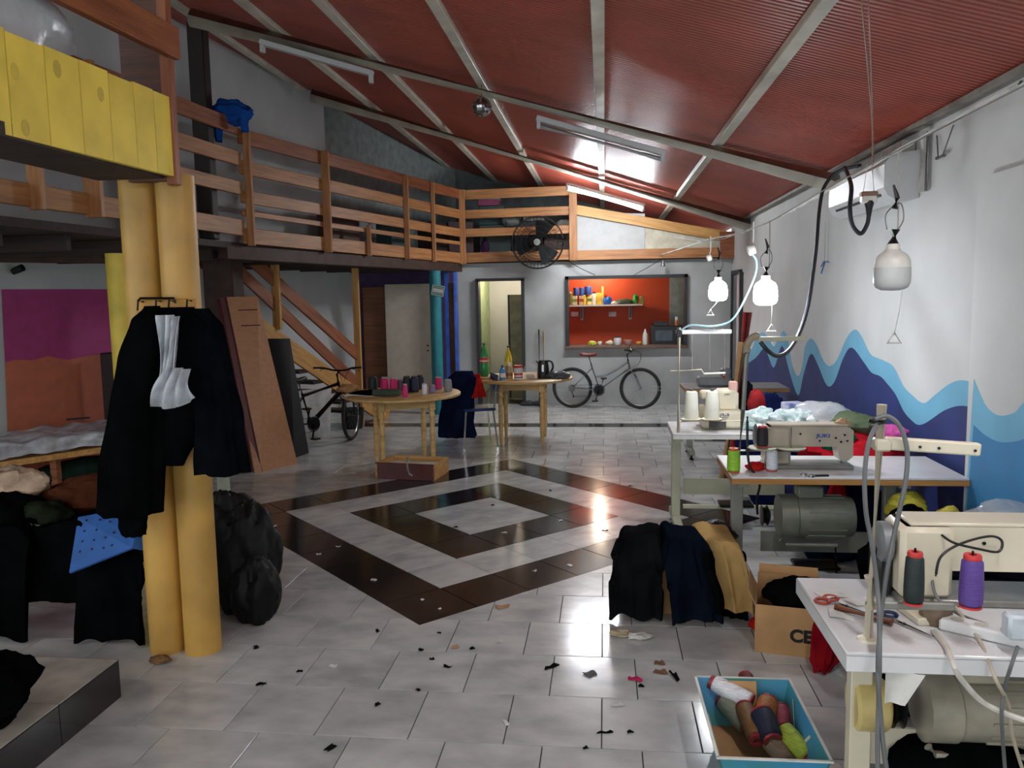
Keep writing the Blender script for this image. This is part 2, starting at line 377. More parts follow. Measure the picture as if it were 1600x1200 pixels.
# kitchen behind the hatch
ORANGE = mat('orange_red_paint', 'c64a1e', .6, var=.05, scale=2)
struct(MB().box((.01, 14.2, 1.15), (2.2, .1, 2.3)), 'wall_kitchen', ORANGE)
struct(MB().box((1.55, 14.2, 1.15), (.88, .1, 2.3)), 'wall_kitchen_tiled', mat('grey_green_tile', '93a29c', .4, var=.1))
struct(MB().box((-1.05, 13.5, 1.15), (.08, 1.3, 2.3)), 'wall_kitchen_side', ORANGE)
struct(MB().box((2.0, 13.5, 1.15), (.08, 1.3, 2.3)), 'wall_kitchen_end', GREYW)
# room behind the doorway
struct(MB().box((-2.22, 14.2, 1.15), (.08, 2.6, 2.3)), 'wall_room_green', mat('green_paint', '9fb184', .7))
struct(MB().box((-1.65, 15.3, 1.15), (1.3, .08, 2.3)), 'wall_room_end', WHITE)
struct(MB().box((-1.12, 14.2, 1.15), (.06, 2.6, 2.3)), 'wall_room_side', WHITE)
OLIVE = mat('olive_door_paint', 'a39c78', .5)
d2 = frame_group('door_2', (-1.3, 13.4, 0))
MB().box((-1.36, 13.42, .89), (.42, .045, 1.74), b=.004).build('door_leaf', OLIVE, d2)
MB().box((-1.595, 13.47, .89), (.035, .08, 1.74)).build('door_edge', FR, d2)
MB().tube([V(-1.53, 13.36, 1.0), V(-1.53, 13.33, 1.0), V(-1.43, 13.33, 1.0)], .009).build('handle', CHROME, d2)
# left wall under the loft, with its painted patch
A0, A1 = (-3.95, 12.73), (-7.02, 2.0)
dirA = V(A1[0]-A0[0], A1[1]-A0[1], 0).normalized(); nA = V(-dirA.y, dirA.x, 0); nA = nA if nA.x < 0 else -nA
def wallbox(a, b, z0, z1, th, n): a, b = V(a[0], a[1], z0), V(b[0], b[1], z0); return MB().prism([a, b, b+n*th, a+n*th], (0, 0, z1-z0))
wl = struct(wallbox((-3.95, 12.8), A1, 0, 2.3, .12, nA), 'wall_left', WHITE, flat=True)
MAG = mat('magenta_paint', 'b4437f', .65, var=.06); ORG = mat('coral_paint', 'cf7558', .65, var=.06)
def patch(px, m, th, sm=1):
    pts = [Wp(x, y, A0, A1)-nA*.001 for x, y in px]; MB().prism(pts, -nA*th).build('painted_patch', m, wl, flat=True)
wave = [(8, 566), (25, 562), (50, 563), (62, 560), (75, 556), (92, 560), (108, 562), (125, 558), (145, 555), (172, 554), (200, 556)]
patch([(2, 452), (205, 452)]+wave[::-1], MAG, .002)
patch(wave+[(203, 800), (16, 800)], ORG, .0021)
# upper walls above the loft
nU = V(-.97, .23, 0)
struct(wallbox((-5.4, 2.6), (-3.57, 10.3), 2.34, 4.9, .15, nU), 'wall_upper_left', GREYW, flat=True)
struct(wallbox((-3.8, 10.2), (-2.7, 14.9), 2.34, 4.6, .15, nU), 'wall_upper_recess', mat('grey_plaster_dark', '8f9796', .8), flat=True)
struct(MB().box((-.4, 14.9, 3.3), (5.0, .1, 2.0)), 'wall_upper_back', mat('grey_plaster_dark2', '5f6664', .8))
# gable panel over the hatch, with its sloping board
gab = frame_group('wall_gable', (.75, 12.66, 2.28))
GW = mat('white_board', 'b6b9b8', .6, var=.04)
MB().prism([V(-.42, 12.68, 2.4), V(.62, 12.68, 2.4), V(.62, 12.68, ZC(.62)-.16), V(-.42, 12.68, 3.02)], (0, .02, 0)).build('white_panel', GW, gab, flat=True)
MB().prism([V(-.42, 12.675, 2.9), V(-.1, 12.675, 2.9), V(-.42, 12.675, 3.03)], (0, .02, 0)).build('white_panel', GW, gab, flat=True)
MB().prism([V(.625, 12.68, 2.4), V(XW, 12.68, 2.4), V(XW, 12.68, 2.5), V(.625, 12.68, 2.86)], (0, .02, 0)).build('white_panel', mat('cream_board', 'c2bda9', .6), gab, flat=True)
plank('sloping_board', V(-.52, 12.62, 3.06), V(1.93, 12.62, 2.56), .05, .15, PINE2, gab)
plank('bottom_board', V(-.42, 12.62, 2.345), V(1.93, 12.62, 2.345), .05, .15, PINE, gab)
MB().box((1.84, 12.6, 2.45), (.22, .06, .4)).build('corner_board', PINED, gab)
# ================================================================ ROOF
roof = frame_group('ceiling', (0, 6, 3.2))
XR = [-7.4, -6.5, -5.6, -4.66, -3.7, -2.8, -1.98, -1.04, -.03, .96, XW+.03]
per = .042
def corr(x0, x1):
    mb = MB(); ys = []; n = int(17.6/per)
    prof = [(0, 0), (.30, 0), (.38, .007), (.72, .007), (.80, 0)]
    vs = []; 
    for i in range(n):
        for a, h in prof: vs.append((-2.6+(i+a)*per, h))
    q = len(vs); pts = [V(x0, y, ZC(x0)+h) for y, h in vs]+[V(x1, y, ZC(x1)+h) for y, h in vs]
    mb.add(pts, [(i, i+1, q+i+1, q+i) for i in range(q-1)])
    mb.add([V(x0, -2.6, ZC(x0)+.03), V(x1, -2.6, ZC(x1)+.03), V(x1, 15, ZC(x1)+.03), V(x0, 15, ZC(x0)+.03)], [(0, 1, 2, 3)])
    return mb
for i in range(len(XR)-1): corr(XR[i], XR[i+1]).build('roof_sheet', RED, roof, flat=True)
for x in XR[1:-1]: MB().box((x, 6.2, ZC(x)-.025), (.075, 17.4, .05), b=.004).build('rafter', IVORY, roof)
for a, b in ((V(-3.55, 6.93, ZC(-3.55, 2.63)), V(1.95, 7.15, ZC(1.95, 2.63))), (V(-3.5, 9.66, ZC(-3.5, 2.63)), V(1.95, 11.3, ZC(1.95, 2.63)))):
    MB().cyl(a, b, .078, n=20).build('round_beam', IVORY, roof)
MB().box((1.915, 4.6, 2.735), (.07, 14.4, .03)).build('wall_plate', mat('grey_strip', '8a867e', .7), roof)
# door frame in the right wall near the far corner
d3 = frame_group('door_3', (XW, 12.17, 0))
for y, m_ in ((11.85, mat('pinkish_white', 'd3c4c6', .5)), (11.76, FR), (12.52, FR)): MB().box((1.93, y, 1.01), (.06, .06, 2.02)).build('door_jamb', m_, d3)
MB().box((1.93, 12.19, 2.03), (.06, .73, .06)).build('door_head', FR, d3)
MB().box((1.935, 12.0, 1.0), (.03, .22, 1.98)).build('door_leaf', mat('pinkish_white', 'cbb9bb', .5), d3)
MB().box((1.938, 12.3, 1.0), (.02, .36, 1.98)).build('door_leaf', mat('door_grey', '77777a', .5), d3)
# two doors under the loft
d4 = frame_group('door_4', (-3.1, 12.6, 0)); p = Yp(601, 444, 12.55); q = Yp(672, 441, 12.55)
BEIGE = mat('beige_door_paint', 'c4b8a6', .5, var=.05)
MB().box(((p.x+q.x)/2, 12.55, p.z/2), (q.x-p.x, .04, p.z-.01), b=.004).build('door_leaf', BEIGE, d4)
for z in (.98, .9): MB().cyl(V(q.x-.06, 12.53, z), V(q.x-.06, 12.51, z), .014).build('keyhole', BLACKM, d4)
d5 = frame_group('door_5', (-3.6, 12.66, 0)); p = Yp(566, 443, 12.64)
MB().box(((p.x-3.35)/2, 12.65, .96), (-3.35-p.x, .04, 1.92), b=.003).build('door_leaf', wood('brown_door', '7a4a28', '613819'), d5)
# ================================================================ LOFT
C0, C1 = V(-3.57, 7.76, 2.385), V(-2.21, 12.5, 2.262)
C0D = V(-3.57, 7.76, 2.31)       # ends of the diagonal run, underside of its bottom board
L0 = V(-4.06, 2.9, 2.41)
loft = frame_group('floor_loft', (-5, 9, 2.3))
MB().prism([V(-4.04, 2.9, 2.26), V(-3.63, 7.76, 2.26), V(-2.27, 12.5, 2.26), V(-2.2, 12.66, 2.26), V(XW, 12.66, 2.26), V(XW, 15, 2.26), V(-7.4, 15, 2.26), V(-7.4, 2.9, 2.26)], (0, 0, .06)).build('deck', DARKW, loft, flat=True)
for k in range(16):
    y = 3.2+k*.62; xe = -4.1+.0985*(y-2.9) if y < 7.76 else -3.63+.2857*(y-7.76)
    xs = -3.95-.286*(12.73-y)
    plank('joist', V(xs+.02, y, 2.20), V(xe-.16, y, 2.20), .06, .12, DARKW, loft)
def rail_run(name, label, a, b, posts, thin=True, short=(), mat1=PINE, mat2=PINED, skip=()):
    t = thing(name, label, 'railing', V(a.x, a.y, a.z), 'pine railing runs along the loft edge')
    d = (b-a); n = V(d.y, -d.x, 0).normalized()
    if n.y > .5 or (n.x < 0): n = -n
    for i, (z0, z1) in enumerate([(0, .155), (.40, .525), (.68, .815), (.975, 1.12)]):
        plank('board', a+V(0, 0, (z0+z1)/2), b+V(0, 0, (z0+z1)/2), .035, z1-z0, mat1 if i in (0, 1, 2) else mat2, t)
    if thin: plank('thin_rail', a+V(0, 0, .30), b+V(0, 0, .30), .03, .055, mat1, t)
    for px, zt, wdt in posts:
        s = sight(px, 380); s = s.x/s.y; dx, dy = d.x, d.y; tt = (s*a.y-a.x)/(dx-s*dy); p = a+d*tt
        plank('post', p+n*.045+V(0, 0, -.02), p+n*.045+V(0, 0, zt), wdt, .05, PINE, t)
    return t
rail_run('loft_railing', 'long pine railing of the loft slanting from middle corner post to far corner', C0D, C1, [(388, 1.1, .07), (508, 1.12, .09), (632, 1.1, .07), (674, 1.1, .05), (719, 1.12, .09), (572, .36, .05)])
rail_run('loft_railing', 'near pine loft railing at left behind the yellow boards, beneath the dark roof post', L0, C0, [(144, 1.1, .13), (55, 1.1, .10)], thin=False)
B0, B1 = V(-2.2, 12.6, 2.27), V(-.44, 12.6, 2.285)
rail_run('loft_railing', 'short far pine railing beside the white gable panel, behind the black fan', B0, B1, [(896, 1.0, .12)], thin=False, mat2=PINE)
def steel(name, label, cat, a, b, wd, ht, m): o = plank(name, a, b, wd, ht, m); return tag(o, label, cat)
nd = V(.0, 0, 0)
steel('steel_beam', 'dark brown steel beam under the slanting loft railing, over the stairs', 'beam', C0D+V(-.13, -.2, -.09), C1+V(-.06, .05, -.065), .12, .135, STEELB)
steel('steel_beam', 'dark steel beam across the top of the magenta painted wall', 'beam', V(-6.4, 5.0, 2.17), V(-4.0, 7.5, 2.17), .1, .13, STEELB)
# dark columns
def post_at(name, label, px0, px1, Y, z0, z1, m, py=430):
    a, b = Yp(px0, py, Y), Yp(px1, py, Y); w = b.x-a.x
    o = MB().box(((a.x+b.x)/2, Y, (z0+z1)/2), (w, w*.8, z1-z0), b=.01).build(name, m, loc=V((a.x+b.x)/2, Y, z0)); return tag(o, label, 'column')
post_at('steel_column', 'dark brown steel column behind the leaning brown wardrobe panel', 326, 372, 8.25, 0, 2.21, STEELB)
post_at('steel_column', 'thin black steel post rising from the loft to the red roof', 299, 324, 7.4, 2.33, ZC(-3.8)-.06, mat('rust_black', '241b18', .6), 100)
# round columns
def round_col(label, px, Y, r, m, z1=2.26, name='round_column', py=560):
    p = Yp(px, py, Y); o = MB().lathe([(r, 0), (r, z1*.3), (r, z1*.6), (r, z1)], (p.x, Y, 0), 26).build(name, m, loc=(p.x, Y, 0)); return tag(o, label, 'column')
round_col('yellow painted round column far left, beside the magenta wall', 190, 6.3, .085, YEL, 2.15, py=520)
TEAL = mat('teal_paint', '237f8a', .45, var=.1)
tl = round_col('teal painted round column with a small green sign, right of beige door', 683, 11.75, .085, TEAL, 2.13)
BLUEP = mat('blue_paint', '3a63c0', .4, var=.15); 
bl = thing('blue_doorway_post', 'bright blue painted doorway post with brown strip beside teal column', 'column', Yp(709, 560, 12.3).xy.to_3d())
p = Yp(701, 560, 12.3); MB().box((p.x-.0, 12.3, 1.06), (.06, .1, 2.12), b=.005).build('post', BLUEP, bl)
p = Yp(714.5, 560, 12.25); MB().box((p.x, 12.25, 1.06), (.05, .1, 2.12), b=.005).build('post', BLUEP, bl)
p = Yp(708, 560, 12.33); MB().box((p.x, 12.33, .98), (.09, .04, 1.96)).build('brown_strip', MATS['brown_door'], bl)
# sign hung on the teal column
p = Yp(684, 454, 11.6); sg = thing('sign', 'small green and white sign hung tilted on teal column', 'sign', p)
Ms = Matrix.Rotation(R(11), 3, 'Y') @ Matrix.Rotation(R(8), 3, 'Z')
MB().box(p+V(0, .02, 0), (.185, .008, .16), M=Ms).build('plate', mat('sign_green', '1d6b50', .4), sg)
for z, h in ((.045, .006), (-.045, .006), (.07, .008), (-.07, .008)): MB().box(p+Ms@V(0, 0, z)+V(0, .014, 0), (.17, .004, h), M=Ms).build('white_line', GW, sg)
MB().box(p+V(0, .014, 0), (.15, .004, .055), M=Ms).build('white_field', GW, sg)
for s in (-1, 1): MB().box(p+Ms@V(s*.086, 0, 0)+V(0, .014, 0), (.008, .004, .15), M=Ms).build('white_line', GW, sg)
# the pair of thick ochre columns in front
cols = []
for x, lab in ((-2.205, 'left one of two thick ochre-yellow columns in the foreground, jackets hung in front'), (-2.02, 'right one of two thick ochre-yellow columns in the foreground, next to black bags')):
    r = .088; o = MB().lathe([(r*1.0, 0), (r, .1), (r, 1), (r, 2.0), (r, 2.34)], (x, 3.68, 0), 32).build('ochre_column', YELCOL, loc=(x, 3.68, 0)); tag(o, lab, 'column', 'ochre twin columns')
# ---------------- near platform with yellow boards
yb = thing('yellow_parapet', 'bright yellow boarded parapet of the near platform, top left', 'parapet', V(-1.95, 2.5, 2.32))
ydir = V(-2.01, 2.4, 0); 
e = [3.57, 3.43, 3.29, 3.13, 2.96, 2.78, 2.60, 2.42, 2.24, 2.06, 1.88, 1.7]
for i in range(len(e)-1):
    xa = lambda y: -1.95-.05*(3.57-y)
    a, b = V(xa(e[i]), e[i]-.002, 2.318), V(xa(e[i+1]), e[i+1]+.002, 2.318)
    MB().prism([a, b, b+V(-.025, 0, 0), a+V(-.025, 0, 0)], (0, 0, .35+.004*math.sin(i*2.3))).build('board', YEL, yb, flat=True)
KNOT = mat('knot_stain', 'd6ba48', .6)
for x, y, r in ((22, 112, .02), (148, 148, .02), (84, 108, .022), (38, 200, .02)):
    p = Xp(x, y, -2.0); xx_ = -1.95-.05*(3.57-p.y); MB().prism([V(xx_+.0012, p.y+r*math.cos(k*.7), p.z+r*1.5*math.sin(k*.7)) for k in range(9)], (-.004, 0, 0)).build('knot', KNOT, yb, flat=True)
MB().box((-2.16, 2.65, 2.335), (.32, 1.8, .05)).build('bearer', DARKW, yb)
MB().box((-2.85, 2.6, 2.60), (1.6, 1.9, .04)).build('platform_deck', DARKW, yb)
plank('top_rail', V(-1.93, 3.6, 2.91), V(-2.02, 1.7, 2.90), .045, .14, PINED, yb)
MB().box((-2.075, 3.58, 2.9), (.2, .05, 1.2)).build('end_post', wood('red_brown_timber', '5e3420', '3f2114'), yb)
plank('end_post', V(-1.965, 3.575, 2.28), V(-1.965, 3.575, 3.6), .05, .045, PINED, yb)
# milky plastic bag on the platform
o = MB().crumple((-2.22, 2.62, 2.79), (.17, .62, .22), 3, .22, 2.4, floor=2.62).build('plastic_bag', MILKY, loc=(-2.22, 2.62, 2.62)); tag(o, 'large milky plastic bag stuffed behind the yellow boards', 'bag')
# blue cloth on the corner post of the railing
BLUEC = cloth('blue_cloth', '1f4f9c'); p = C0+V(.02, -.1, 1.12)
bc = thing('blue_cloth', 'blue cloth bundled over the corner post of the loft railing', 'cloth', p)
MB().crumple(p+V(-.02, -.02, .05), (.17, .15, .11), 44, .42, 2.3, 44, 26).build('bundle', BLUEC, bc)
MB().garment([(p+V(-.12, -.1, .03), .05, .06), (p+V(-.13, -.11, -.1), .045, .05), (p+V(-.12, -.11, -.24), .03, .04)], 3, 4, .1, 24, 12).build('hanging_end', BLUEC, bc)
MB().garment([(p+V(.1, -.03, .03), .05, .05), (p+V(.11, -.03, -.14), .035, .04)], 6, 4, .1, 24, 10).build('hanging_end', BLUEC, bc)
# ================================================================ STAIRCASE
st = thing('staircase', 'open pine staircase with handrails climbing left under the loft', 'staircase', Yp(560, 600, 10.9).xy.to_3d())
def sp(px, py): return Wp(px, py, (-3.25, 10.85), (-4.35, 7.9))     # vertical plane of the near side of the stairs
def board_px(name, a, b, th, ht, m): return plank(name, sp(*a), sp(*b), th, ht, m, st)
board_px('handrail', (392, 405), (560, 556), .035, .15, PINED)
board_px('middle_rail', (370, 420), (562, 603), .035, .14, PINED)
board_px('stringer', (395, 505), (530, 600), .04, .22, PINE2)
sb = sp(530, 600); plank('stringer', sb, sb+(sp(530, 600)-sp(395, 505)).normalized()*1.2, .04, .22, PINE2, st)
for px, y0, y1, w in ((431, 408, 515, .095), (560, 419, 690, .085)):
    a, b = sp(px+(0 if y1 < 600 else -4), y0), sp(px, y1); b = V(a.x, a.y, max(0.0, b.z)); plank('newel_post', V(a.x, a.y-.04, a.z), V(a.x, a.y-.04, b.z), w, .06, PINE2, st)
s0, s1 = sp(405, 520), sp(530, 615); wdv = V(-.8, .23, 0)
for k in range(9):
    q = s1.lerp(s0, k/5.5-.45); 
    if q.z < .12: continue
    M_ = Matrix.Rotation(math.atan2(wdv.y, wdv.x), 3, 'Z'); MB().box(q+wdv*.5+V(0, 0, -.05), (.84, .25, .035), M=M_, b=.004).build('tread', DARKW, st)
# ================================================================ LAMPS
GLOW = mat('lit_glass', 'f6faff', .3, emit=BULB); GLOWT = mat('lit_tube', 'f4faff', .3, emit=TUBE)
UNLIT = mat('unlit_glass', 'c9ccca', .25, var=.03); SOCK = mat('bulb_ceramic', 'dedbd2', .35)
def tube_fixture(label, a, b, lit, drop=0):
    t = thing('fluorescent_lamp', label, 'lamp', (a+b)/2, 'fluorescent lamps on the roof beams'); x = (b-a).normalized(); d = V(0, 0, -1)
    plank('housing', a+d*.02, b+d*.02, .07, .045, GW, t)
    for q, s in ((a, 1), (b, -1)): MB().box(q+x*s*.02+d*.07, (.03, .05, .06)).build('end_cap', GW, t)
    if lit is not None: MB().cyl(a+x*.04+d*.075, b-x*.04+d*.075, .021, n=12).build('tube', GLOWT if lit else UNLIT, t)
    return t
def on_beam(px, py, which, dz):
    d = sight(px, py); zr = 2.63-.062+dz; tt = (zr+.285*1.95-EYE.z)/(d.z+.285*d.x); return EYE+d*tt
tube_fixture('long lit fluorescent tube lamp glowing white above the white gable panel', on_beam(884, 285, 1, -.03), on_beam(1007, 319, 1, -.03), True)
tube_fixture('unlit fluorescent lamp with tube on the beam in middle of red roof', on_beam(838, 181, 0, -.02), on_beam(1039, 236, 0, -.02), False)
tube_fixture('empty fluorescent fitting without tube on the beam toward upper left', on_beam(406, 62, 0, 0), on_beam(583, 112, 0, 0), None)
GLOWN = mat('lit_near_tube', 'f4faff', .3, emit=NEAR)
tn = tube_fixture('lit fluorescent tube lamp on the rafter above the foreground sewing table', V(.96, .9, ZC(.96)-.055), V(.96, 2.1, ZC(.96)-.055), True)
for o in tn.children:
    if o.name.startswith('tube'): o.data.materials[0] = GLOWN
def bulb(label, p, lit, r=.062, hang=None, pull=None, clip_=True):
    t = thing('hanging_bulb', label, 'lamp', p, 'hanging work bulbs'); 
    prof = [(0, -.075), (r*.55, -.073), (r*.85, -.063), (r*.98, -.045), (r, -.02), (r*.98, .015)]
    MB().lathe(prof[::1], p, 24).build('globe', GLOW if lit else UNLIT, t)
    MB().lathe([(r*.98, .015), (r*.96, .04), (r*.8, .062), (r*.45, .078), (r*.36, .085), (r*.36, .105), (0, .105)], p, 24).build('bulb_body', mat('lit_bulb_body', 'f2f4f6', .4, emit=2.5) if lit else SOCK, t)
    s = MB().cyl(p+V(0, 0, .1), p+V(.004, 0, .16), .024, .02); s.build('lamp_holder', BLACK, t)
    if hang:
        q = Vector(hang); c = bez([p+V(.004, 0, .155), p.lerp(q, .4)+V(.012, 0, 0), q], 8); MB().tube(c, .0035, 6).build('cord', mat('grey_cord', 'a7a39c', .6), t)
        if clip_: MB().tube([p+V(0, 0, .24), p+V(.01, 0, .28), p+V(-.006, 0, .33)], [.014, .01, .004], 6).build('hook', BLACK, t)
        MB().tube(bez([p+V(.01, 0, .15), p+V(.035, 0, .2), p+V(.02, 0, .26), p+V(-.03, 0, .22), p+V(-.025, 0, .16)], 6), .0025, 5).build('wire_loop', GREYM, t)
    if pull:
        q = Vector(pull); MB().tube(bez([p+V(.03, -.04, 0), p.lerp(q, .5)+V(.015, -.03, 0), q+V(0, 0, .03)], 6), .0022, 5).build('pull_cord', mat('white_cord', 'd8d8d4', .5), t)
        MB().tube([q+V(0, 0, .03), q+V(-.025, 0, -.012), q+V(.025, 0, -.012)], .006, 6, closed=True).build('pull_handle', MATS['white_cord'], t)
    return t
Bp2, Bp1, Bp3 = Yp(1196, 458, 5.1), Yp(1122, 455, 6.3), Yp(1394, 424, 3.3)
wire_pts = [V(1.86, 3.9, 2.66), V(1.8, 5.1, 2.6), Yp(1268, 312, 6.3), Yp(1215, 340, 7.2), Yp(1182, 354, 7.9), Yp(1150, 366, 8.6), Yp(1108, 374, 9.5), Yp(1075, 385, 10.6), V(.85, 12.58, 2.32)]
bulb('lit hanging bulb farther back with pull cord, left of the two glowing bulbs', Bp1, True, r=.07, hang=Yp(1124, 376, 6.35), pull=Yp(1110, 490, 6.3))
bulb('lit hanging bulb with pull cord nearer the camera, right of the two glowing bulbs', Bp2, True, r=.072, hang=Yp(1203, 347, 5.15), pull=Yp(1205, 514, 5.1))
bulb('unlit white hanging bulb with black holder in front of white wall', Bp3, False, r=.068, hang=Yp(1404, 236, 3.35), pull=Yp(1397, 531, 3.3))
c = bez(wire_pts, 10); m = MB()
for s in (0, math.pi): m.tube([p+V(.006*math.cos(i*1.1+s), 0, .006*math.sin(i*1.1+s)) for i, p in enumerate(c)], .006, 5)
o = m.build('twisted_wire', MATS['white_cord'], loc=wire_pts[0]); tag(o, 'twisted white electric wire strung from the right wall to far gable', 'wire')
# strip of wire that carries the near bulbs
c = bez([Yp(1640, 113, 2.4), Yp(1500, 185, 2.9), Yp(1404, 235, 3.35), Yp(1300, 290, 4.2), Yp(1203, 346, 5.15), Yp(1160, 362, 5.7), Yp(1124, 375, 6.35), Yp(1100, 377, 7.5), V(.9, 10.6, 2.45)], 8)
o = MB().tube(c, .003, 6).build('support_wire', mat('grey_wire', '8d8a84', .6), loc=c[0]); tag(o, 'thin grey wire carrying the hanging bulbs', 'wire')
# white sockets on the wire, pale blue cable, black cable with plug
def wsock(label, px, py, Y, s=.05):
    p = Yp(px, py, Y); o = thing('hanging_socket', label, 'socket', p, 'sockets hanging from the wire')
    MB().lathe([(s*.4, -s*.4), (s*.55, -.3*s), (s*.55, s*.3), (s*.35, s*.45)], p, 14, Matrix.Rotation(R(70), 3, 'Y')).build('socket_body', SOCK, o)
    MB().tube(bez([p+V(0, 0, s*.4), p+V(.012, 0, .07), p+V(.01, 0, .18)], 5), .004, 5).build('lead', MATS['white_cord'], o); return o
wsock('small white socket on two leads, hanging left of the far bulb', 1108, 403, 7.0)
wsock('white socket with the pale blue cable plugged in', 1174, 390, 5.5, .065)
CAB = mat('pale_blue_cable', 'a9cdd8', .5); c = bez([Yp(1174, 396, 5.5), Yp(1182, 408, 5.5), Yp(1180, 430, 5.5), Yp(1165, 465, 5.5), Yp(1150, 492, 5.55), Yp(1135, 505, 5.6), Yp(1110, 510, 5.65), Yp(1080, 508, 5.7), Yp(1064, 516, 5.73)], 8)
o = MB().tube(c, .007, 8).build('blue_cable', CAB, loc=c[0]); tag(o, 'pale blue cable curving down to the thread stand', 'cable')
BC = mat('black_cable', '20242c', .5); c = bez([Yp(1345, 258, 5.8), Yp(1310, 268, 5.9), Yp(1288, 292, 5.9), Yp(1280, 330, 5.8), Yp(1276, 380, 5.6), Yp(1270, 430, 5.4), Yp(1262, 480, 5.1), Yp(1249, 520, 4.9), Yp(1232, 548, 4.7), Yp(1215, 556, 4.6), Yp(1200, 548, 4.5), Yp(1188, 534, 4.5)], 8)
o = MB().tube(c, .0125, 8).build('black_cable', BC, loc=c[0]); tag(o, 'thick black cable hanging in a loop to the sewing stand lamp', 'cable')
c = bez([Yp(1320, 262, 5.3), Yp(1330, 290, 5.0), Yp(1328, 325, 4.9), Yp(1332, 352, 4.9), Yp(1345, 365, 4.9), Yp(1355, 350, 4.9), Yp(1358, 330, 4.9)], 8)
t = thing('plug_cable', 'black plug cable looped up into a beige socket by the air conditioner', 'cable', c[0]); MB().tube(c, .0125, 8).build('cable', BC, t)
p = Yp(1358, 322, 4.9); MB().lathe([(.012, -.06), (.02, -.01), (.028, .02), (.028, .03)], p, 12).build('plug', BLACK, t)
p = Yp(1357, 312, 4.9); MB().box(p+V(0, 0, .005), (.085, .05, .05), b=.008).build('socket', SOCK, t); MB().box(p+V(0, 0, .03), (.09, .055, .03), b=.006).build('socket_base', mat('brown_bakelite', '8a6a54', .5), t)
c0 = p
for s in (-1, 1): MB().tube([p+V(s*.03, 0, .04), p+V(s*.012, 0, .2)], .003, 5).build('lead', MATS['white_cord'], t)
for k, (x0, x1) in enumerate(((1345, 1362), (1357, 1366))):
    a = Yp(x0, -8, 3.4); b = Yp(1362, 180, 4.4); d = Yp(1363+2*k, 258, 4.9+.02*k); a.z = min(a.z, ZC(a.x)-.03)
    o = MB().tube(bez([a, b+V(.004*k, 0, 0), d], 8), .0035, 5).build('dangling_wire', MATS['brown_bakelite'], loc=a); tag(o, ('left' if k == 0 else 'right')+' one of two thin brown wires dropping from the red roof', 'wire', 'thin wires from the roof')
# mirror ball
p = Yp(753, 167, 7.0); db = thing('mirror_ball', 'small silver mirror ball hanging below the roof beam', 'mirror ball', p)
m = MB(); n1, n2 = 22, 12
for j in range(n2):
    t0, t1 = math.pi*(j/n2-.5), math.pi*((j+1)/n2-.5)
    for i in range(n1):
        a0, a1 = 2*math.pi*(i+.04)/n1, 2*math.pi*(i+.96)/n1; r = .083; vs = []
        for t_, a in ((t0+.012, a0), (t0+.012, a1), (t1-.012, a1), (t1-.012, a0)): vs.append(p+V(r*math.cos(t_)*math.cos(a), r*math.cos(t_)*math.sin(a), r*math.sin(t_)))
        m.add(vs, [(0, 1, 2, 3)])
m.build('mirror_facets', mat('mirror', 'b7b7b7', .12, 1, var=.25, scale=30), db, flat=True)
MB().lathe([(.0, -.081), (.04, -.07), (.07, -.04), (.081, 0), (.07, .04), (.04, .07), (0, .081)], p, 20).build('ball_core', GREYM, db)
MB().cyl(p+V(0, 0, .08), p+V(0, 0, .2), .004).build('hook', CHROME, db)
# air conditioner
ac = thing('air_conditioner', 'white wall-mounted air conditioner under the roof on right wall', 'air conditioner', V(XW, 5.9, 2.28))
m = MB(); prof = [(XW-.003, 2.31), (1.83, 2.29), (1.76, 2.33), (1.735, 2.38), (1.735, 2.52), (1.78, 2.585), (XW-.003, 2.6)]
m.prism([V(x, 5.35, z) for x, z in prof], (0, 1.25, 0)).build('body', mat('ac_white', 'bfc1c1', .4, var=.03), ac, ang=25)
MB().prism([V(1.748, 5.45, 2.352), V(1.756, 5.45, 2.336), V(1.753, 5.45, 2.334), V(1.744, 5.45, 2.350)], (0, 1.0, 0)).build('air_slot', FR, ac)
MB().box((1.9, 5.6, 2.64), (.08, .35, .07)).build('pipe_cover', mat('ac_grey', 'a8a7a2', .5), ac)
MB().tube([V(1.91, 5.2, 2.68), V(1.91, 5.2, 2.33)], .03).build('conduit', MATS['ac_grey'], ac)
# kitchen and back room lamps
for nm, lab, p in (('ceiling_bulb', 'lit bulb on the kitchen ceiling behind the hatch', V(-.1, 13.72, 2.15)), ('ceiling_bulb', 'lit bulb on the ceiling of the room behind doorway', V(-1.7, 14.3, 2.12))):
    t = thing(nm, lab, 'lamp', p); MB().lathe([(0, -.05), (.035, -.04), (.05, 0), (.035, .04), (.02, .06)], p, 16).build('globe', mat('lit_kitchen_glass', 'ffe9cf', .3, emit=KITCHEN), t)
    MB().cyl(p+V(0, 0, .055), p+V(0, 0, 2.26-p.z), .022).build('lamp_holder', SOCK, t)
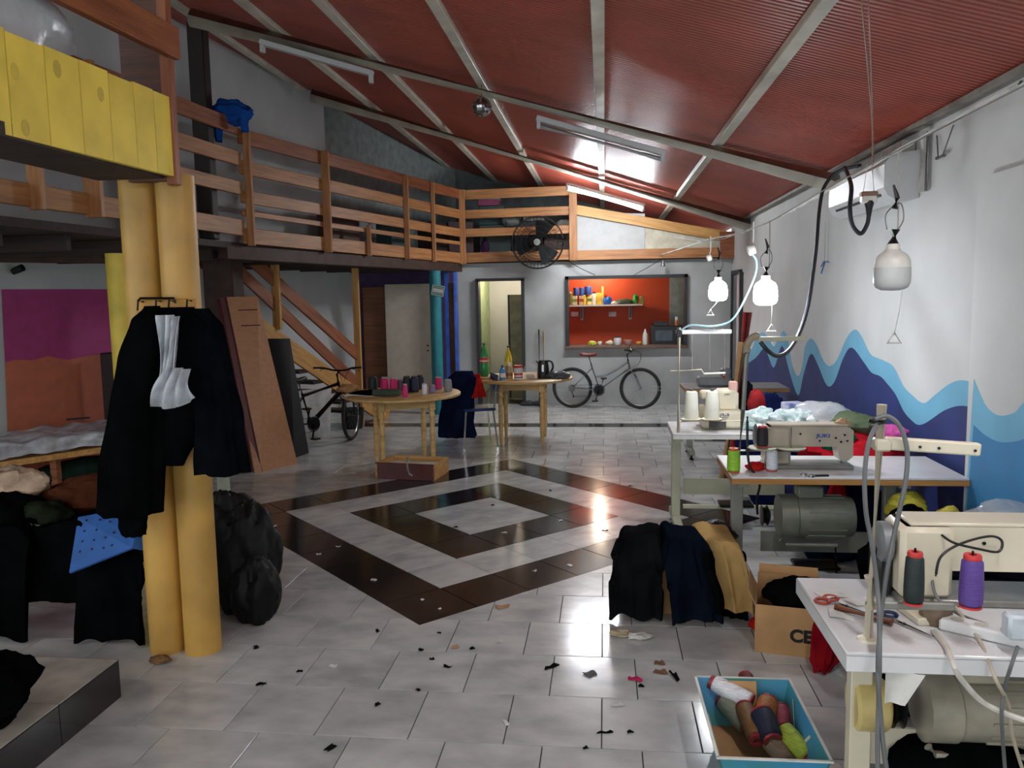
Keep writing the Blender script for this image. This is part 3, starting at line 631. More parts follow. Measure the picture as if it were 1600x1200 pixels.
# ================================================================ BICYCLES
RUB = mat('tyre_rubber', '222222', .8, var=.15); RIM = mat('rim_alloy', 'a9a9a6', .3, .9, var=.08)
def bicycle(label, loc, rz, framecol, saddlecol, step, steer=0):
    t = local('bicycle', label, 'bicycle', loc, rz); wbm, rw = 1.04, .315
    RX = Matrix.Rotation(R(90), 3, 'X')
    for hx, st_ in ((0, 0), (wbm, steer)):
        Ms = Matrix.Rotation(st_, 3, 'Z') @ RX; c = V(hx, 0, rw)
        w = MB().torus(c, rw-.022, .022, Ms, 40, 8).build('wheel', RUB, t)
        MB().torus(c, rw-.05, .009, Ms, 40, 6).build('rim', RIM, w)
        m = MB()
        for k in range(20): a = 2*math.pi*k/20; m.tube([c+Ms@V(.02*math.cos(a+.6), .02*math.sin(a+.6), .03*(1 if k % 2 else -1)), c+Ms@V((rw-.05)*math.cos(a), (rw-.05)*math.sin(a), 0)], .0011, 3, False)
        m.build('spokes', GREYM, w)
        MB().cyl(c+Ms@V(0, 0, -.05), c+Ms@V(0, 0, .05), .018, n=10).build('hub', GREYM, w)
    bb = V(.42, 0, .29); stp = V(.31, 0, .66) if not step else V(.30, 0, .66); hd0, hd1 = V(.885, 0, .61), V(.855, 0, .74)
    m = MB(); m.tube([bb, stp], .016); m.tube([hd0, hd1], .021)
    if step:
        m.tube(bez([hd1+V(0, 0, -.02), V(.68, 0, .60), V(.5, 0, .51), V(.365, 0, .49)], 6), .017); m.tube([hd0+V(0, 0, .02), bb], .02)
    else:
        m.tube([hd1+V(0, 0, -.02), stp+V(.01, 0, -.03)], .024); m.tube([hd0+V(0, 0, .01), bb], .032)
    for s in (-1, 1):
        m.tube([bb+V(0, s*.03, 0), V(0, s*.06, rw)], .009); m.tube([stp+V(0, s*.015, -.05), V(.0, s*.06, rw)], .008)
    m.tube([bb+V(0, -.04, 0), bb+V(0, .04, 0)], .025, 12); m.build('frame', framecol, t)
    T = Matrix.Rotation(steer, 3, 'Z'); m = MB()
    fw = lambda p: hd0+T@(Vector(p)-hd0)
    ax = V(wbm, 0, rw)
    for s in (-1, 1): m.tube([fw((.9, s*.045, .60)), ax+T@V(-.06, s*.055, .16), ax+T@V(0, s*.05, 0)], .014)
    m.tube([fw((.9, -.05, .6)), fw((.9, .05, .6))], .018); m.build('fork', framecol, t)
    m = MB(); st0 = V(.85, 0, .76); m.tube([hd1, st0+V(-.01, 0, .07)], .014); h = st0+T@V(.06, 0, .12); m.tube([st0+V(-.01, 0, .07), h], .013)
    hb = m.tube(bez([h+T@V(-.06, -.29, .035), h+T@V(-.04, -.18, .03), h+T@V(.0, -.07, 0), h+T@V(0, .07, 0), h+T@V(-.04, .18, .03), h+T@V(-.06, .29, .035)], 6), .0115).build('handlebar', BLACKM, t)
    for s in (-1, 1):
        MB().tube([h+T@V(-.062, s*.3, .036), h+T@V(-.045, s*.2, .031)], .017, 10).build('grip', RUB, t)
        MB().tube([h+T@V(-.04, s*.18, .02), h+T@V(.02, s*.25, -.01)], .006).build('brake_lever', BLACKM, t)
        MB().tube(bez([h+T@V(0, s*.16, .02), h+T@V(.14, s*.06, -.04), h+T@V(.1, 0, -.2), hd0+V(.03, 0, .02)], 6), .0025, 5).build('brake_cable', BLACKM, t)
    m = MB(); m.tube([stp, stp+V(-.04, 0, .13)], .0125); m.build('seat_post', CHROME, t); sc = stp+V(-.05, 0, .16)
    def sf(u, v):
        a = 2*math.pi*u; x = (v-.5); wd = .075*(1-.75*min(1, max(0, x+.25)/.6)) if x > -.3 else .075*(1-((-.3-x)/.2)**2*.6)
        if v < .02 or v > .98: wd *= .25
        return sc+V(x*.27, wd*math.cos(a), .026*math.sin(a)*(1 if v not in (0, 1) else .3)+.018*abs(x-.05)*4*.4)
    MB().grid(sf, 16, 14, True).build('saddle', saddlecol, t)
    m = MB(); m.torus(bb+V(0, -.055, 0), .085, .006, RX, 32, 6); m.lathe([(.0, -.004), (.075, -.004), (.075, .004), (0, .004)], bb+V(0, -.055, 0), 24, RX); m.build('chainring', BLACKM, t)
    cr = MB().tube([bb+V(0, -.07, 0), bb+V(-.05, -.085, -.155)], .011).build('crank', BLACKM, t); MB().box(bb+V(-.05, -.135, -.16), (.085, .09, .022), b=.004).build('pedal', BLACK, cr)
    cr = MB().tube([bb+V(0, .06, 0), bb+V(.05, .08, .155)], .011).build('crank', BLACKM, t); MB().box(bb+V(.05, .13, .16), (.085, .09, .022), b=.004).build('pedal', BLACK, cr)
    m = MB()
    for k in range(4): m.lathe([(.055-.009*k, -.0015), (.055-.009*k, .0015)], V(0, -.045-.005*k, rw), 22, RX)
    m.build('sprockets', GREYM, t); MB().tube([V(0, -.06, rw-.055), V(.03, -.065, rw-.12), V(.02, -.065, rw-.14)], .012).build('derailleur', BLACKM, t)
    MB().tube([V(0, -.056, rw+.04), bb+V(0, -.056, .085)], .004, 5).build('chain', BLACKM, t); 
    o = MB().tube([V(.03, -.058, rw-.13), bb+V(0, -.056, -.085)], .004, 5).build('chain', BLACKM, t)
    return t
GRF = mat('grey_frame', '8b8e90', .4, .3); MAR = mat('maroon_leather', '6e2020', .5)
bicycle('grey step-through bicycle with maroon saddle leaning under the red hatch', V(-.5, 12.36, 0), math.atan2(-.14, 1.04), GRF, MAR, True)
bicycle('black mountain bicycle parked at the foot of the staircase', V(-3.66, 8.66, 0), math.atan2(.86, .52), mat('black_frame', '17181a', .35, .3), BLACK, False, R(30))
# ================================================================ ROUND TABLES
TOPW = wood('table_top_pine', 'c9a76e', 'a98450', .4); LEGW = wood('table_leg_pine', 'd3b073', 'b58d52', .45)
def round_table(label, c, rz, Rt=.6, H=.77, hs=.255):
    t = local('round_table', label, 'table', V(c[0], c[1], 0), rz, 'round pine tables')
    MB().lathe([(0, H-.035), (Rt-.012, H-.035), (Rt, H-.028), (Rt, H-.008), (Rt-.01, H), (0, H)], n=56).build('tabletop', TOPW, t, ang=50)
    for k in range(4):
        a = k*math.pi/2; T = Matrix.Rotation(a, 3, 'Z'); p = T@V(hs, hs, 0)
        prof = [(.017, 0), (.019, .05), (.026, .16), (.028, .3), (.024, .36), (.031, .375), (.031, .395), (.024, .41), (.027, .5), (.022, .54), (.03, .555), (.03, .58), (.024, .595), (.028, .62)]
        o = MB().lathe(prof, p, 14); o.box(p+V(0, 0, (H-.035+.61)/2), (.064, .064, H-.035-.61), rot=a, b=.004); o.build('leg', LEGW, t)
        MB().box(T@V(hs, 0, H-.085), (.025, hs*2-.06, .1), rot=a).build('apron', LEGW, t)
    return t
T1, T2 = V(-2.08, 8.06, 0), V(-.985, 9.6, 0)
round_table('round pine table with thread spools on it, left of centre', T1, R(23)); round_table('round pine table with bottles and black kettle, farther back', T2, 0, hs=.245)
# ================================================================ CHAIR with jacket
ch = local('metal_chair', 'blue metal-legged chair with a navy jacket over its back', 'chair', V(-1.5, 9.26, 0), R(-70))
m = MB()
BLS = mat('blue_seat', '27467e', .4)
MB().box((0, 0, .44), (.4, .38, .03), b=.012).build('seat', BLS, ch)
for x in (-.17, .17):
    for y in (-.16, .16): MB().tube([V(x, y, .43), V(x*1.2, y*1.25, 0)], .011).build('leg', CHROME, ch)
for x in (-.17, .17): MB().tube([V(x, .17, .43), V(x, .22, .84)], .011).build('back_post', CHROME, ch)
MB().box((0, .215, .74), (.38, .02, .2), b=.008).build('backrest', BLS, ch)
MB().tube([V(-.19, -.18, .2), V(.19, -.18, .2)], .007).build('stretcher', CHROME, ch)
p = Yp(716, 650, 9.15)
o = MB().garment([(V(p.x+.07, 9.2, .88), .10, .07), (V(p.x+.05, 9.18, .80), .17, .1), (V(p.x+.0, 9.15, .55), .18, .11), (V(p.x-.02, 9.13, .3), .2, .12), (V(p.x-.01, 9.12, .12), .21, .1)], 5, 6, .14).build('jacket', NAVY, loc=(p.x, 9.15, .1)); tag(o, 'navy jacket hanging over the chair back, right of spool table', 'jacket')
p = Yp(742, 620, 9.2); REDC = cloth('red_cloth', 'a8231f')
o = MB().garment([(V(p.x, 9.23, .84), .06, .05), (V(p.x+.01, 9.2, .74), .085, .06), (V(p.x+.03, 9.18, .58), .1, .07)], 2, 5, .16, 30, 14).build('red_cloth', REDC, loc=(p.x, 9.2, .58)); tag(o, 'red cloth hanging beside the navy jacket on the chair', 'cloth')
# ================================================================ wardrobe panels leaning
WPAN = wood('brown_laminate', 'b5835f', 'a97853', .4); REDED = mat('maroon_edge', '4d1a1a', .5)
def leaning(name, label, q, th, m, edge, cat='panel'):      # q: bottom-left, bottom-right, top-right, top-left
    t = thing(name, label, cat, (q[0]+q[1])/2); n = (q[1]-q[0]).cross(q[3]-q[0]).normalized(); n = n if n.y > 0 else -n
    MB().prism(q, n*th).build('face_panel', m, t, flat=True)
    if edge: e = (q[3]-q[0]); l = (q[1]-q[0]).normalized(); MB().prism([q[0]-l*.012, q[0]+n*.12-l*.05, q[3]+n*.12-l*.05, q[3]-l*.012], l*.012).build('side_panel', edge, t, flat=True)
    return t, n
q = [F(410, 737), F(465, 725), Yp(402, 463, 8.12), Yp(354, 464, 7.98)]
t, n = leaning('wardrobe_panel', 'tall brown laminate wardrobe panel with two slots leaning on dark column', q, .03, WPAN, REDED)
u = (q[2]-q[3]); dn = (q[0]-q[3]).normalized()
for k in (.075, .165):
    a = q[3].lerp(q[0], k)+u*.28-n*.003; MB().prism([a, a+u*.62, a+u*.62+dn*.012, a+dn*.012], n*.004).build('slot', REDED, t, flat=True)
MB().prism([q[3]-u*.18+n*.02, q[3]-u*.02, q[0]-u*.05, q[0]-u*.22+n*.02], n*.02).build('side_board', mat('maroon_panel', '5b211f', .5), t, flat=True)
q2 = [F(398, 739), F(409, 737.5), Yp(396, 652, 7.86), Yp(384, 652, 7.82)]
leaning('board_offcut', 'short brown laminate offcut standing against the tall wardrobe panel', q2, .025, mat('brown_laminate_dark', 'b07f5a', .45), None, 'board')
q3 = [F(446, 722)+V(.02, .2, 0), F(474, 716)+V(-.05, .3, 0), Yp(453, 529, 8.55), Yp(420, 529, 8.5)]
leaning('black_board', 'black board leaning behind the tall wardrobe panel, left of the bicycle', q3, .03, mat('black_laminate', '161719', .45), None, 'board')
q = [F(458, 692), F(516, 681), V(0, 0, 0), V(0, 0, 0)]; q[2] = q[1]+V(0, .12, .62); q[3] = q[0]+V(0, .12, .62)
leaning('white_board', 'white board on the floor behind the black bicycle', q, .03, mat('dull_white_board', 'b9bab8', .6), None, 'board')
# dark bucket by the stairs
p = F(538, 680); o = MB().lathe([(.12, 0), (.15, .25), (.155, .27), (.14, .27), (.115, .02), (0, .02)], V(p.x-.05, p.y+.55, 0), 20).build('bucket', BLACK, loc=(p.x-.05, p.y+.55, 0)); tag(o, 'black bucket behind the bicycle front wheel', 'bucket')
# ================================================================ red drawer box on the floor
bx = [F(587, 748), F(678, 752)]; ang = math.atan2(bx[1].y-bx[0].y, bx[1].x-bx[0].x); L = (bx[1]-bx[0]).length
dr = local('wooden_drawer', 'dark red wooden drawer lying on the floor by the spool table', 'drawer', bx[0], ang)
DRD = mat('maroon_front', '521513', .4); W = .42; LIN = mat('drawer_lining', 'c2bca9', .6)
MB().box((L/2, .01, .08), (L, .02, .16), b=.003).build('front', DRD, dr); MB().box((L-.01, W/2, .075), (.018, W, .15)).build('side', PINE2, dr); MB().box((.01, W/2, .075), (.018, W, .15)).build('side', PINE2, dr)
MB().box((L/2, W, .075), (L, .018, .15)).build('back', PINE2, dr); MB().box((L/2, W/2, .10), (L-.03, W-.03, .012)).build('bottom', LIN, dr)
p = F(650, 726, .17); o = MB().lathe([(.05, 0), (.05, .03), (.0, .03)], p+V(0, .12, -.06), 18).build('tape_roll', BLACK, loc=p+V(0, .12, -.06)); tag(o, 'small black tape roll lying in the red drawer', 'tape roll')
o = MB().tube(bez([F(633, 718, .17)+V(0, .1, 0), F(636, 726, .19), F(640, 738, .1)+V(0, -.03, 0), F(645, 742, .08)+V(0, -.03, 0)], 6), .009, 6).build('strap', mat('grey_strap', '9a9a98', .5), loc=F(636, 726, .19)); tag(o, 'grey strap hanging over the front of the red drawer', 'strap')
# ================================================================ THREAD SPOOLS (shared maker)
def spool(label, c, col, h=.1, r=.03, axis=None, core='b02a2a', group='thread spools', cat='spool', cone=.9, nm='thread_spool'):
    t = thing(nm, label, cat, c, group); T = axis or Matrix.Identity(3); k = str(col)
    MB().lathe([(r*.8, 0), (r*1.0, h*.05), (r*1.02, h*.3), (r*.98, h*.6), (r*cone, h*.92), (r*cone*.85, h*.96)], c, 16, T).build('thread', mat('thread_'+k, col, .55, var=.14, scale=30, stretch=(1, 1, 12), bump=.2, bscale=60), t)
    MB().lathe([(r*.75, -.008), (r*.95, -.006), (r*.95, 0), (r*.3, 0)], c, 14, T).build('base_rim', mat('core_'+core, core, .45), t)
    MB().lathe([(r*.72, h*.95), (r*.78, h*1.0), (r*.72, h*1.06), (r*.35, h*1.06), (r*.3, h*.9), (0, h*.9)], c, 14, T).build('core', mat('core_'+core, core, .45), t)
    return t
H1 = .778
tb = [(583, 608, 'black upright spool at the left of the spool table', '1d1f24', .11, .042), (601, 604, 'bright magenta spool, left of the tall magenta pair', 'd0186a', .11, .036), (615, 604, 'bright magenta spool, right of the tall magenta pair', 'c91767', .11, .034), (626, 607, 'grey spool between magenta and black spools', '77777b', .09, .03), (636, 606, 'black tall spool in the middle of the spool table', '16171b', .12, .036), (648, 605, 'dark navy spool beside the white one', '1b2140', .12, .036), (663, 606, 'white small spool at front of the spool table', 'd9dbe0', .085, .022), (633, 612, 'small bright pink bobbin at the front edge of spool table', 'd42477', .10, .021), (675, 606, 'lilac spool near the right side of the table', '8c7aa0', .06, .03), (685, 603, 'hot pink spool standing at the back right of the table', 'd62a74', .095, .034), (700, 605, 'silver grey spool at the right edge of the spool table', '8d8f92', .09, .036), (657, 602, 'dark violet spool behind the white spool', '2a2038', .11, .032)]
ys = [8.25, 8.15, 8.12, 8.2, 8.1, 8.1, 7.85, 7.62, 8.0, 8.35, 8.15, 8.35]
for (px, py, lab, col, h, r), yv in zip(tb, ys): h *= 1.25; r *= 1.2; p = Yp(px, py, yv); spool(lab, V(p.x, yv, H1), col, h, r, group='spools on the round table', core='2a2426' if col < '3' else 'a0a0a0')
for px, lab, c in ((598, 'grey green rolled cloth', '4b5248'), ):
    p = Yp(604, 618, 7.72); o = MB().lathe([(.0, -.14), (.035, -.135), (.04, 0), (.035, .135), (0, .14)], V(p.x, 7.72, .812), 16, Matrix.Rotation(R(90), 3, 'Y')).build('rolled_cloth', cloth('greygreen', '4b5248'), loc=(p.x, 7.72, H1)); tag(o, 'grey green rolled cloth lying before the magenta spools', 'cloth')
p = Yp(566, 622, 7.85); o = MB().sheet(lambda u, v: V(p.x-.15+u*.38, 7.72+v*.22+u*.02, .777+.008*math.sin(u*5+v*3)), 10, 8, .004).build('paper_sheet', mat('paper', 'd5d3cc', .8), loc=(p.x, 7.8, H1)); tag(o, 'white paper sheet at the left end of the spool table', 'paper')
p = Yp(545, 612, 8.15); o = MB().crumple((p.x, 8.15, .80), (.12, .1, .055), 8, .3, 2.4, floor=.77).build('tan_cloth', cloth('tan', 'a8825a'), loc=(p.x, 8.15, .77)); tag(o, 'crumpled tan cloth at the far left of the spool table', 'cloth')
p = Yp(560, 614, 8.0)
o = MB().crumple((p.x+.12, 7.9, .785), (.17, .1, .03), 18, .3, 2.4, floor=.77).build('black_cloth', BLKC, loc=(p.x, 8.0, .77)); tag(o, 'flat black cloth under the paper on the spool table', 'cloth')
# ---------------- items on the second round table
H2 = .772
def turned(nm, label, cat, px, Y, prof, m, z=H2, cap=None, bands=(), n=18, x=None):
    X = Yp(px, 590, Y).x if x is None else x; t = thing(nm, label, cat, V(X, Y, z)); bd = MB().lathe(prof, V(X, Y, z), n).build('body', m, t)
    if cap: MB().lathe(cap[0], V(X, Y, z), n).build('cap', cap[1], bd)
    for pr, bm, bn in bands: MB().lathe(pr, V(X, Y, z), n).build(bn, bm, bd)
    return t
GGL = mat('green_pet', '2fa05a', .12, alpha=.75, var=.05); YGL = mat('yellow_oil', 'd8c22a', .12, alpha=.85, var=.05); LAB = mat('red_label', 'c23a35', .5); WL2 = mat('white_label', 'd8d8d8', .5)
turned('soda_bottle', 'green plastic soda bottle with red label on far round table', 'bottle', 757, 9.65, [(.045, 0), (.053, .02), (.053, .12), (.048, .15), (.053, .2), (.05, .25), (.03, .33), (.015, .37), (.015, .385)], GGL, cap=([(.018, .385), (.018, .405), (0, .405)], mat('dark_cap', '1a2a22', .4)), bands=[([(.0545, .17), (.0545, .235)], LAB, 'label'), ([(.055, .185), (.055, .2)], WL2, 'label_stripe')])
turned('oil_bottle', 'bottle of yellow oil behind the jars on far table', 'bottle', 795, 9.8, [(.04, 0), (.045, .02), (.045, .2), (.03, .27), (.014, .32), (.014, .34)], YGL, cap=([(.016, .34), (.016, .365), (0, .365)], BLACK))
turned('spray_bottle', 'small light blue bottle at the front of far round table', 'bottle', 785, 9.25, [(.032, 0), (.036, .01), (.036, .1), (.024, .13), (.012, .14)], mat('light_blue_plastic', '4f93c8', .35), cap=([(.014, .14), (.014, .17), (0, .175)], mat('blue_cap', '2a4f8a', .4)), bands=[([(.0365, .03), (.0365, .08)], WL2, 'label')])
turned('sauce_jar', 'cream jar with pale cap between blue bottle and red-lid jar', 'jar', 796, 9.4, [(.04, 0), (.042, .01), (.042, .12), (.03, .15)], mat('cream_jar', 'c0a27c', .4), cap=([(.018, .15), (.018, .19), (0, .19)], WL2), bands=[([(.0425, .03), (.0425, .07)], mat('tan_label', '9a6a44', .5), 'label')])
turned('coffee_jar', 'white jar with red lid beside the glass dome', 'jar', 810, 9.3, [(.05, 0), (.052, .01), (.052, .12), (.045, .135)], WL2, cap=([(.05, .135), (.05, .165), (0, .17)], LAB), bands=[([(.0525, .05), (.0525, .075)], LAB, 'label'), ([(.0525, .02), (.0525, .032)], mat('brown_label', '6a3b24', .5), 'label')])
GLS = mat('clear_glass', 'cfd6d8', .08, alpha=.28, var=.02, spec=.8)
turned('glass_dome', 'clear glass dome over bread on far round table', 'dome', 829, 9.35, [(.085, 0), (.09, .02), (.088, .1), (.07, .15), (.03, .175), (.012, .18), (.016, .2), (0, .21)], GLS)
X = Yp(829, 590, 9.35).x; o = MB().crumple((X, 9.35, H2+.03), (.05, .045, .03), 4, .15).build('bread_roll', mat('bread', 'd0b79a', .8), loc=(X, 9.35, H2)); tag(o, 'pale bread roll under the glass dome', 'bread')
X = Yp(849, 590, 9.45).x; k = thing('kettle', 'black electric kettle with steel window on far round table', 'kettle', V(X, 9.45, H2))
MB().lathe([(.07, 0), (.075, .02), (.068, .12), (.058, .19), (.055, .21), (0, .215)], V(X, 9.45, H2), 22).build('body', BLACK, k); MB().box(V(X, 9.385, H2+.12), (.03, .02, .09), b=.004).build('window', CHROME, k)
MB().tube(bez([V(X+.05, 9.45, H2+.2), V(X+.1, 9.44, H2+.19), V(X+.115, 9.44, H2+.12), V(X+.07, 9.45, H2+.04)], 6), .012).build('handle', BLACK, k); MB().tube([V(X-.05, 9.45, H2+.17), V(X-.085, 9.45, H2+.2)], [.02, .012]).build('spout', BLACK, k)
X = Yp(875, 590, 9.4).x; o = MB().crumple((X-.02, 9.4, H2+.03), (.13, .1, .055), 9, .35, 2.6, floor=H2).build('grey_bag', mat('grey_film', '4f555a', .35, alpha=.9, var=.2), loc=(X, 9.4, H2)); tag(o, 'crumpled dark grey plastic bag at the right end of far table', 'bag')
for px, py0, py1, lab, m in ((842, 515, 590, 'dark broom stick leaning on the back wall, left of the tan stick', DARKW), (849, 518, 590, 'tan broom stick leaning on the back wall, right of the dark stick', PINE2)):
    a = Yp(px, py0, 12.66); b = V(a.x+.01, 12.45, .0); o = MB().cyl(b, a, .012).build('broom_stick', m, loc=b); tag(o, lab, 'stick', 'broom sticks')
X = Yp(752, 592, 9.4).x; o = MB().box((X, 9.4, H2+.006), (.2, .14, .012), rot=.2, b=.003).build('chopping_board', PINE, loc=(X, 9.4, H2)); tag(o, 'thin wooden chopping board at left of the far table', 'board')
# shoes behind the far table
for k, px in enumerate((824, 842)):
    p = F(px, 634); o = MB().crumple(p+V(0, 0, .035), (.12, .045, .045), 30+k, .12, 1.6, floor=0, rot=.2).build('shoe', mat('dark_shoe', '2a2b30', .6), loc=p); tag(o, ('left' if k == 0 else 'right')+' dark shoe on the floor by the wall behind far table', 'shoe', 'shoes by the back wall')
# ================================================================ SEWING TABLES
GALV = mat('grey_leg_steel', '8f8f86', .45, .3, var=.1)
def sew_table(label, x0, x1, y0, y1, H, topm, edgem, legm, lx=(.08, .12), panel=True, th=.04, group='sewing tables'):
    t = thing('sewing_table', label, 'table', V((x0+x1)/2, (y0+y1)/2, 0), group)
    tp_ = MB().box(((x0+x1)/2, (y0+y1)/2, H-.006), (x1-x0, y1-y0, .012), b=.004).build('tabletop', topm, t)
    MB().box(((x0+x1)/2, (y0+y1)/2, H-.012-(th-.012)/2), (x1-x0-.002, y1-y0-.002, th-.012)).build('table_edge', edgem, tp_)
    ym = (y0+y1)/2
    for x in (x0+lx[0], x1-lx[1]):
        MB().box((x, ym, (H-th+.1)/2), (.065, .05, H-th-.1), b=.004).build('leg', legm, t)
        ft_ = MB().box((x, ym, .075), (.06, (y1-y0)*.92, .05), b=.006).build('foot', legm, t)
        for y in (y0+.06, y1-.06): MB().cyl(V(x, y, 0), V(x, y, .055), .028, .02, 12).build('foot_pad', BLACK, ft_)
        MB().box((x, ym, H-th-.015), (.06, (y1-y0)*.8, .03)).build('top_bracket', legm, t)
    if panel: MB().box(((x0+x1)/2+.0, ym+.03, .31), (x1-x0-lx[0]-lx[1]-.06, .012, .12)).build('cross_panel', legm, t)
    MB().box(((x0+x1)/2, ym-.02, .17), (x1-x0-lx[0]-lx[1]-.05, .03, .025)).build('lower_bar', legm, t)
    MB().box(((x0+x1)/2-.1, ym-.05, .2), (.24, .16, .02), b=.005).build('treadle', BLACKM, t)
    return t
HT = .76
sew_table('white sewing table in the foreground right, with purple and black spools', .655, 1.855, 2.2, 2.79, HT, WLAM, WLAM, CREAM, (.13, .15), th=.055)
sew_table('sewing table with wood edge in the middle, carrying the beige sewing machine', .675, 1.885, 4.34, 4.93, HT, WLAM, EDGE, GALV, (.075, .3))
sew_table('white sewing table behind, carrying the overlock machine and cotton cones', .475, 1.62, 5.68, 6.24, HT, WLAM, mat('grey_edge', 'c9c9c5', .4), CREAMG, (.045, .1))
p = F(1070, 607, .76); p2 = F(1148, 607, .76)
sew_table('farthest sewing table with wood edge, by the right wall', p.x, p2.x+.55, p.y, p.y+.55, HT, mat('grey_top', '8d8a86', .5), EDGE, GALV)
FT = p.y
# ---------------- a motor under a table
def motor(label, c, L, r, m, pulley, group='sewing machine motors'):
    t = thing('motor', label, 'motor', c, group); RYm = Matrix.Rotation(R(90), 3, 'Y')
    MB().lathe([(r*.6, 0), (r*.98, .012), (r, .03), (r, L*.9), (r*.93, L), (0, L)], c+V(.06, 0, 0), 28, RYm).build('housing', m, t)
    mm = MB()
    for k in range(14): a = 2*math.pi*k/14; mm.box(c+V(.06+L*.55, r*math.cos(a), r*math.sin(a)), (L*.6, .008, .012), M=Matrix.Rotation(a-math.pi/2, 3, 'X'))
    mm.build('cooling_fins', m, t)
    MB().lathe([(r*.7, -.05), (r*1.06, -.045), (r*1.06, .045), (r*.9, .06)], c+V(.04, 0, 0), 26, RYm).build('clutch_cover', m, t)
    MB().lathe([(.02, -.1), (pulley, -.095), (pulley*.7, -.08), (pulley, -.065), (.03, -.05)], c, 22, RYm).build('pulley', BLACKM, t)
    MB().box(c+V(.16, 0, r+.03), (.14, .1, .07), b=.01).build('mount', m, t)
    MB().tube([c+V(0, -r*.6, -r*1.0), c+V(.02, -r*.6, -r*1.25), c+V(.3, -r*.6, -r*1.25)], .013).build('lever', m, t)
    MB().tube([c+V(.29, -r*.6, -r*1.25), c+V(.3, -r*.6, .19-c.z)], .006).build('treadle_rod', BLACKM, t)
    MB().cyl(c+V(.16, 0, r+.05), c+V(.16, 0, r+.12), .03).build('hanger', m, t)
    return t
MOTG = mat('grey_green_motor', '7b7d70', .4, .2, var=.12)
pm = Yp(1240, 806, 4.55); motor('grey green motor hung under the middle sewing table', V(pm.x-.08, 4.55, pm.z), .33, .115, MOTG, .06)
pm = Yp(1440, 1105, 2.5); mt = motor('cream and grey motor with yellow pulley under the front sewing table', V(pm.x, 2.5, .46), .42, .1, mat('grey_cream_motor', 'a59d8c', .4, .2, var=.12), .07)
o = MB().lathe([(.0, -.21), (.07, -.21), (.082, -.2), (.082, -.12), (.075, -.11), (.05, -.1)], V(pm.x, 2.5, .46), 24, Matrix.Rotation(R(90), 3, 'Y')).build('pulley_guard', mat('yellow_cream', 'cdb877', .4), mt)
# belt from the middle machine down to its motor
c = [V(.80, 4.68, .9), V(.83, 4.62, .73), V(.86, 4.57, .55), V(.88, 4.55, .42), V(.90, 4.57, .55), V(.87, 4.64, .74), V(.84, 4.7, .93)]
# ---------------- machines
BEIGE2 = mat('beige_machine', 'b8ad9b', .35, var=.06); 
def machine(label, x0, x1, y, z, m, hgt, headx, name, armh=.12, dep=.16, pillar=.12, logo=None):
    t = thing('sewing_machine', label, 'sewing machine', V((x0+x1)/2, y, z), 'industrial sewing machines')
    MB().box(((x0+x1)/2, y, z+.012), (x1-x0, dep*1.1, .024), b=.005).build('bed', mat('bed_steel', '8d8a84', .35, .5), t)
    MB().box((x0+pillar/2, y, z+.02+(hgt-.02)/2), (pillar, dep, hgt-.02), b=.016).build('pillar', m, t)
    a = V(x0, y-dep/2+.015, z+hgt); pts = [a+V(.02, 0, 0), V(x1-.03, a.y, a.z), V(x1, a.y, a.z-.02), V(x1, a.y, z+.07), V(x1-.025, a.y, z+.045), V(x1-.07, a.y, z+.05), V(x1-.085, a.y, z+hgt-armh), V(x0+pillar, a.y, z+hgt-armh), V(x0+.02, a.y, z+hgt-armh)]
    arm = MB().prism(pts, (0, dep-.03, 0)).build('arm', m, t, ang=30)
    MB().box(((x0+x1)/2, y, z+hgt+.006), (x1-x0-.06, dep*.8, .014), b=.005).build('top_cover', m, t)
    MB().cyl(V(x1-.045, y, z+.06), V(x1-.045, y, z+.02), .006).build('needle_bar', CHROME, t); MB().box(V(x1-.045, y, z+.024), (.03, .05, .006)).build('presser_foot', CHROME, t)
    RYm = Matrix.Rotation(R(90), 3, 'Y'); MB().lathe([(0, -.05), (.05, -.05), (.065, -.04), (.065, -.012), (.03, 0)], V(x0, y, z+hgt-armh/2), 24, RYm).build('handwheel', mat('wheel_grey', '8f9294', .4, .4), t)
    for k, (u, v) in enumerate(((.2, .3), (.4, .35), (.62, .7), (.8, .55), (.9, .4), (.93, .7), (.86, .75))): MB().cyl(V(x0+(x1-x0)*u, a.y+.002, z+hgt-armh*v), V(x0+(x1-x0)*u, a.y-.004, z+hgt-armh*v), .006, n=8).build('screw', BLACKM, arm)
    if logo: lt = text('lettering', logo, .027, mat('logo_blue', '3557a0', .5), arm, V(x0+(x1-x0)*.66, a.y-.0012, z+hgt-armh*.45), (R(90), 0, 0), .0008, .03); lt.scale.x = 1.45
    return t
px = lambda x, Y: Yp(x, 700, Y).x
machine('beige sewing machine with blue lettering on the middle table', px(1192, 4.62), px(1328, 4.62), 4.62, HT, BEIGE2, .235, 0, 'm', .11, .15, .14, 'JUKI')
machine('large cream sewing machine on the foreground table at right', px(1402, 2.62), px(1402, 2.62)+.62, 2.64, HT, CREAM, .25, 0, 'f', .14, .17, .16)
# small cloth tassels on top of the middle machine
p = Yp(1322, 662, 4.62); o = MB().crumple(p+V(-.02, 0, -.005), (.045, .04, .03), 12, .4, 3).build('tan_cloth_scrap', cloth('tan_light', 'b79a7c'), loc=p); tag(o, 'tan cloth scrap on top of the beige machine head', 'cloth')
